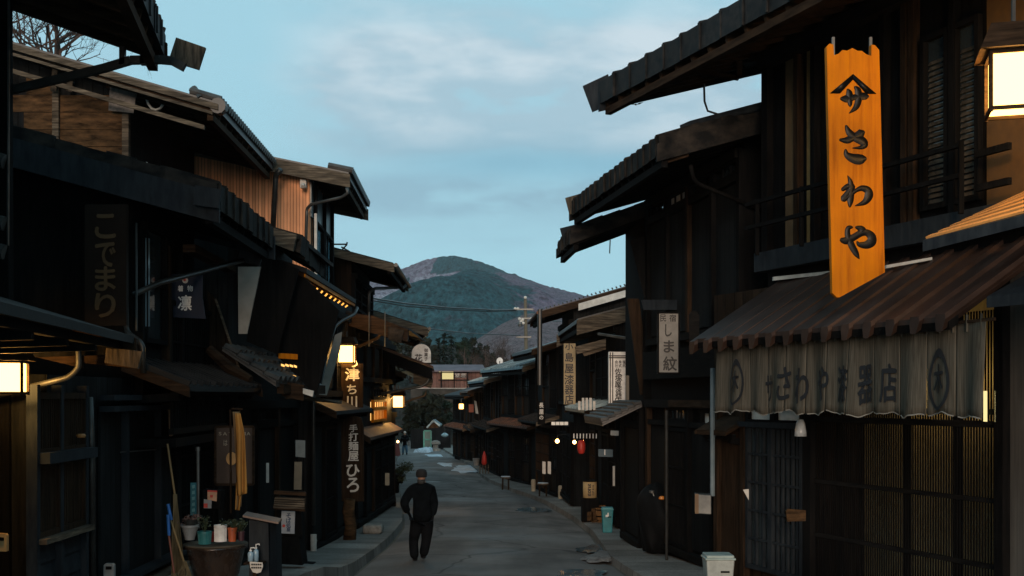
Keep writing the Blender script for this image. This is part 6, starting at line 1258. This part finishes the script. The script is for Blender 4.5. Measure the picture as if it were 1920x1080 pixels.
# ================================================================== TREES
def treemesh(kind, H_, W_, seed, n):
    rn = random.Random(seed); tr_ = MB(); cr_ = MB()
    tr_.tube([(0,0,0), (rn.uniform(-.1,.1),0,H_*.3), (rn.uniform(-.2,.2),0,H_*.7), (0,0,H_*.95)], [H_*.022,H_*.018,H_*.01,.02], 7)
    if kind == 'conifer':
        L_ = int(H_*1.6)
        for i in range(L_):
            z = H_*(.12+.86*i/L_); r0 = W_*(1-(i/L_))**.8*.5*rn.uniform(.75,1.1)
            for k_ in range(int(5+6*(1-i/L_))):
                a = rn.uniform(0,6.283); e = Vector((math.cos(a)*r0, math.sin(a)*r0, z-r0*.35)); tr_.tube([(0,0,z), e], [.04,.01], 3, False)
                for j in range(n): t_ = rn.uniform(.25,1); p = Vector((0,0,z)).lerp(e, t_)+Vector((rn.gauss(0,.18),rn.gauss(0,.18),rn.gauss(-.05,.12))); s_ = rn.uniform(.22,.5); d_ = (e-Vector((0,0,z))).normalized(); sd = d_.cross(Vector((rn.uniform(-.4,.4),rn.uniform(-.4,.4),1))).normalized(); cr_.face([p-d_*s_, p+sd*s_*.35, p+d_*s_, p-sd*s_*.35])
    elif kind == 'bushy':
        cs = [(Vector((rn.gauss(0,.28)*W_, rn.gauss(0,.28)*W_, H_*rn.uniform(.3,.92))), rn.uniform(.10,.22)*W_) for _ in range(40)]
        cs = [(p, r_) for p, r_ in cs if math.hypot(p.x,p.y) < W_*.5*(1.15-p.z/H_*.6)]
        for p, r_ in cs:
            tr_.tube([(0,0,p.z*.6), p], [.08,.02], 4, False)
            for j in range(n):
                o_ = Vector((rn.gauss(0,1),rn.gauss(0,1),rn.gauss(0,.7))); o_ = o_.normalized()*r_*rn.uniform(.3,1.1); q_ = p+o_; s_ = rn.uniform(.18,.42); a = Vector((rn.uniform(-1,1),rn.uniform(-1,1),rn.uniform(-.5,1))).normalized(); b_ = a.cross(o_).normalized() if a.cross(o_).length > .01 else Vector((1,0,0)); cr_.face([q_-a*s_, q_+b_*s_*.5, q_+a*s_, q_-b_*s_*.5])
    else:
        def br(p, d_, l_, r_, dep):
            e = p+d_*l_; m_ = p.lerp(e,.5)+Vector((rn.uniform(-.05,.05),rn.uniform(-.05,.05),rn.uniform(-.05,.05)))*l_; (tr_ if dep < 3 else cr_).tube([p, m_, e], [r_, r_*.8, r_*.55], 4 if dep < 3 else 3, False)
            if dep < n:
                for _ in range(3 if dep < 2 else rn.choice((2,3,3))):
                    nd_ = (d_+Vector((rn.gauss(0,.5),rn.gauss(0,.5),rn.gauss(.12,.35)))).normalized(); br(p.lerp(e, rn.uniform(.55,1)), nd_, l_*rn.uniform(.6,.82), r_*.55, dep+1)
        for _ in range(4 if seed < 130 else 10): br(Vector((0,0,H_*(rn.uniform(.15,.4) if seed < 130 else rn.uniform(.4,.8)))), Vector((rn.gauss(0,.45)*W_/H_*1.6, rn.gauss(0,.45), 1)).normalized(), H_*.28, H_*.012, 0)
    return tr_, cr_
evg = noisy('evergreen needles', (.005,.012,.009), (.018,.032,.020), (.6,.6,.6), .85, spec=.1, bump=0); evd = noisy('dark bronze foliage', (.006,.010,.007), (.022,.024,.015), (.5,.5,.5), .9, spec=.1, bump=0); twig = noisy('bare twigs', (.035,.025,.022), (.09,.065,.055), (.8,.8,.8), .9, spec=.1, bump=0); trunkm = M['brownv']
protos = {}
def tree(label, kind, px, ytop, ybot, wpx, d, seed, m, n, cat='tree', grp='trees behind the street end'):
    k = d/F; H_ = (ybot-ytop)*k; b_ = P(px, ybot, d); key = (kind, seed)
    o = thing({'conifer':'conifer_tree','bushy':'evergreen_tree','bare':'bare_tree'}[kind], label, cat, b_, grp)
    t_, c2 = treemesh(kind, H_, wpx*k, seed, n)
    for q, nm, mm in ((t_,'trunk',trunkm if kind != 'bare' else twig),(c2,'crown',m)): q.v = [v+b_ for v in q.v]; q.build(nm, mm, o)
nT = 0
pos = ['left','middle','right']
for (kind, px_, yt, yb, wpx, d, m, n, lab) in (
 ('conifer',833,617,735,22,165,evg,7,'pointed dark conifer, left one of the spiky pair above the street end'),
 ('conifer',846,622,735,20,160,evg,7,'pointed dark conifer, right one of the spiky pair above the street end'),
 ('conifer',716,640,735,20,168,evg,7,'pointed dark conifer nearest the left roofs'),
 ('conifer',785,634,735,18,160,evg,7,'short pointed conifer above the round topped sign'),
 ('conifer',822,628,735,18,172,evg,7,'slim dark conifer just left of the spiky pair'),
 ('conifer',872,626,735,22,175,evg,7,'dark conifer over the lit window of the hillside house'),
 ('conifer',900,636,735,20,168,evg,7,'dark conifer behind the right end of the hillside house'),
 ('bushy',770,628,735,46,170,evd,110,'broad dark evergreen above the round topped sign'),
 ('bushy',806,632,735,40,150,evd,100,'dark evergreen just left of the spiky pair'),
 ('bushy',740,630,740,44,160,evd,100,'dark evergreen nearest the left roofs'),
 ('bushy',868,630,735,34,155,evg,100,'dark evergreen just right of the spiky pair'),
 ('bushy',886,628,735,36,175,evd,100,'tall dark evergreen over the hillside house'),
 ('bushy',915,640,740,40,170,evd,100,'dark evergreen with spread crown right of the hillside house'),
 ('bushy',945,652,745,36,180,evd,90,'lower dark tree behind the white dish'),
 ('bare',872,645,735,70,140,twig,5,'brown bare tree in front of the dark wood'),
 ('bare',910,650,738,76,142,twig,5,'spreading bare tree above the teal roofs'),
 ('bare',944,628,745,56,150,twig,6,'thin bare tree against the pink hill left of the pole'),
 ('bare',1000,640,745,46,150,twig,5,'bare tree right behind the utility pole'),
 ('bushy',805,738,835,70,112,evd,70,'low dark tree overhanging the end of the street'),
 ('bushy',776,752,840,40,108,evd,100,'dark shrubby tree behind the left houses at the street end'),
 ('bushy',836,745,836,34,114,evg,50,'dark tree by the fence under the retaining wall')):
    nT += 1; tree(lab, kind, px_, yt, yb, wpx, d, 100+nT, m, n)
tree('bare winter tree showing its twigs above the plank gabled house at the top left', 'bare', 105, 20, 330, 420, 27, 131, twig, 5, grp='bare trees')
tree('bare winter branches at the far top left beside the near eave', 'bare', -60, 0, 330, 260, 31, 137, twig, 6, grp='bare trees')
# ================================================================== HILLS
from mathutils import noise as mn
def hill(name, label, prof, d0, d1, nx, ny, m_, amp, colf=None, zb=-10):
    mb = MB(); xs = [prof[0][0]+(prof[-1][0]-prof[0][0])*i/nx for i in range(nx+1)]; cols = []; jit = {x: mn.fractal(Vector((x*.012, d1*.01, 5)), .9, 2.2, 6)*(5.0 if d1 > 700 else 2.0) for x in xs}
    for j in range(ny+1):
        t_ = j/ny
        for x in xs:
            X = (x-CX)*d1/F; top = (HY-interp(prof, x)+jit[x])*d1/F; dep = d0+(d1-d0)*t_
            f_ = t_**.8; rid = mn.fractal(Vector((X*.0035+5, dep*.0016, 1)), 1.0, 2.1, 5)*amp*math.sin(math.pi*min(1,t_*1.0))*1.0
            tr_ = mn.noise(Vector((X*.09, dep*.05, 3)))*amp*.035
            z = zb+(top-zb)*f_+rid+tr_+amp*.5*(1-abs(mn.noise(Vector((X*.006+dep*.002, dep*.0008, 8))))*2)*math.sin(math.pi*t_)+(abs(mn.noise(Vector((X*.12,7,t_*3))))*amp*.06 if j == ny else 0)
            mb.v.append(Vector((X*(dep/d1)**.35, dep, z))); cols.append((x, t_, z))
    w_ = nx+1
    for j in range(ny):
        for i in range(nx): mb.f.append((j*w_+i, j*w_+i+1, (j+1)*w_+i+1, (j+1)*w_+i)); mb.mi.append(0)
    o = mb.build(name, m_, smooth=True); tag(o, kind='structure')
    at = o.data.color_attributes.new('cover', 'FLOAT_COLOR', 'POINT')
    for i, v in enumerate(o.data.vertices):
        c_ = colf(mb.v[i]) if colf else 0; at.data[i].color = (c_[0], c_[1], 0, 1) if colf else (0,0,0,1)
    return o
def hillmat(name, con, bare, snow_c, sc=1.0):
    m, t, b = mat(name, .95, 0, .05); at = t.nodes.new('ShaderNodeAttribute'); at.attribute_name = 'cover'; sp_ = t.nodes.new('ShaderNodeSeparateXYZ'); t.links.new(at.outputs['Vector'], sp_.inputs[0])
    tcn = t.nodes.new('ShaderNodeTexCoord'); geo = tcn.outputs['Object']
    def nz(scale, det=6, vec=(1,1,1)):
        mp_ = t.nodes.new('ShaderNodeMapping'); mp_.inputs['Scale'].default_value = vec; t.links.new(geo, mp_.inputs[0]); n_ = t.nodes.new('ShaderNodeTexNoise'); n_.inputs['Scale'].default_value = scale; n_.inputs['Detail'].default_value = det; n_.inputs['Roughness'].default_value = .65; t.links.new(mp_.outputs[0], n_.inputs['Vector']); return n_.outputs[0]
    def mth(op, a, b_):
        x = t.nodes.new('ShaderNodeMath'); x.operation = op
        for i, v in enumerate((a, b_)):
            if isinstance(v, (int,float)): x.inputs[i].default_value = v
            else: t.links.new(v, x.inputs[i])
        return x.outputs[0]
    def ramp(v, lo, hi):
        r_ = t.nodes.new('ShaderNodeMapRange'); r_.inputs[1].default_value = lo; r_.inputs[2].default_value = hi; t.links.new(v, r_.inputs[0]); return r_.outputs[0]
    def mix(f_, a, b_):
        x = t.nodes.new('ShaderNodeMix'); x.data_type = 'RGBA'; t.links.new(f_, x.inputs[0])
        for i, v in ((6,a),(7,b_)):
            if isinstance(v, tuple): x.inputs[i].default_value = (*v,1)
            else: t.links.new(v, x.inputs[i])
        return x.outputs[2]
    fine = nz(.16*sc, 4, (1,.5,.6)); broad = nz(.012*sc, 6)
    mid = nz(.05*sc, 7)
    cmask = ramp(mth('ADD', sp_.outputs[0], mth('ADD', mth('MULTIPLY', mth('SUBTRACT', broad, .5), 1.9), mth('MULTIPLY', mth('SUBTRACT', mid, .5), 1.6))), .38, .62)
    fv = nz(.30*sc, 3, (1,.35,.35)); ff = mth('ADD', mth('MULTIPLY', fv, .6), mth('MULTIPLY', mid, .4)); conc = mix(ramp(ff, .36, .64), tuple(c*.18 for c in con), tuple(c*2.0 for c in con)); bc = mix(ramp(ff, .36, .64), tuple(c*.3 for c in bare), tuple(c*1.8 for c in bare))
    smask = mth('MULTIPLY', sp_.outputs[1], ramp(mth('ADD', fine, mth('MULTIPLY', broad, .35)), .58, .78)); bs = mix(smask, bc, snow_c); col = mix(cmask, bs, conc); t.links.new(col, b.inputs['Base Color'])
    bp_ = t.nodes.new('ShaderNodeBump'); bp_.inputs['Strength'].default_value = 1.0; bp_.inputs['Distance'].default_value = 9/sc; t.links.new(ff, bp_.inputs['Height']); t.links.new(bp_.outputs[0], b.inputs['Normal']); return m
prof = [(-300,640),(200,620),(450,585),(560,570),(640,545),(690,528),(715,519),(745,508),(770,497),(800,486),(830,481),(862,480),(885,484),(915,496),(950,512),(985,524),(1010,530),(1040,541),(1070,549),(1150,566),(1300,590),(1700,620),(2300,650)]
def cover(p):
    w1 = mn.fractal(Vector((p.x*.006, p.z*.012, 2)), 1, 2.1, 5)*28; w2 = mn.fractal(Vector((p.x*.006, p.z*.012, 9)), 1, 2.1, 5)*16
    x = CX+p.x/p.y*F+w1; y = HY-p.z/p.y*F+w2
    # conifer belt: right of a line running from the summit down to the lower left, and the summit cap
    edge = interp([(480,905),(500,890),(515,850),(530,830),(545,800),(560,770),(575,735),(600,690),(660,560),(720,300)], y)
    con = .10 if x < 880 else .45
    s_ = math.exp(-((x-(edge+ -35))/75)**2) if x < edge+12 else 0
    if y < 508+max(0,(x-860))*.45 and 800 < x: con = 1; s_ *= .2
    if x > 920: con = min(con, .62-.0028*(x-920)-(.1 if y < 560 else 0))
    if x > 880 and 505 < y < 545: con = min(con, .42)
    return (con, s_)
mtm = hillmat('mountain cover', (.015,.048,.056), (.095,.070,.098), (.30,.29,.34))
hill('mountain', None, prof, 1150, 1800, 900, 60, mtm, 42, cover, -10)
profS = [(200,760),(480,700),(600,655),(660,625),(700,598),(740,573),(775,553),(800,540),(830,526),(850,514),(872,506),(895,505),(920,511),(950,524),(985,540),(1020,552),(1070,566),(1150,590),(1400,650),(1900,700)]
def coverS(p):
    w1 = mn.fractal(Vector((p.x*.008, p.z*.014, 4)), 1, 2.1, 5)*30; x = CX+p.x/p.y*F+w1; y = HY-p.z/p.y*F
    con = 1.0 if x < 900 else max(.15, 1.0-(x-900)*.006+(.0045*max(0, y-560)))
    if y < 535 and x > 885: con -= .25
    return (con, .15 if con < .5 else 0)
hill('mountain', None, profS, 620, 1150, 800, 60, mtm, 30, coverS, -10)
prof2 = [(560,760),(700,735),(820,690),(880,648),(905,630),(940,608),(960,598),(985,588),(1010,585),(1035,590),(1080,596),(1200,600),(1500,640),(1900,700)]
hill('hill', None, prof2, 330, 620, 120, 40, hillmat('hill cover', (.035,.050,.045), (.105,.075,.080), (.2,.18,.18), 2.2), 5, lambda p: (.08,.3), zb=-7)
prof3 = [(300,700),(560,680),(700,652),(760,646),(830,646),(900,656),(980,684),(1100,700),(1500,730)]
hill('hill', None, prof3, 125, 260, 90, 16, hillmat('wooded bank', (.012,.016,.011), (.030,.025,.020), (.04,.035,.03), 6), 1.0, lambda p: (.4,.0), zb=-5)
# ================================================================== AIR
hz = bpy.data.materials.new('haze air'); hz.use_nodes = True; t = hz.node_tree; t.nodes.clear(); o_ = t.nodes.new('ShaderNodeOutputMaterial'); pv = t.nodes.new('ShaderNodeVolumePrincipled')
pv.inputs['Color'].default_value = (.80, .90, .97, 1); pv.inputs['Density'].default_value = .00008; pv.inputs['Anisotropy'].default_value = .1; t.links.new(pv.outputs[0], o_.inputs['Volume'])
q = MB(); q.box((0, 950, 145), 3600, 2100, 330); tag(q.build('haze', hz, None), kind='stuff')
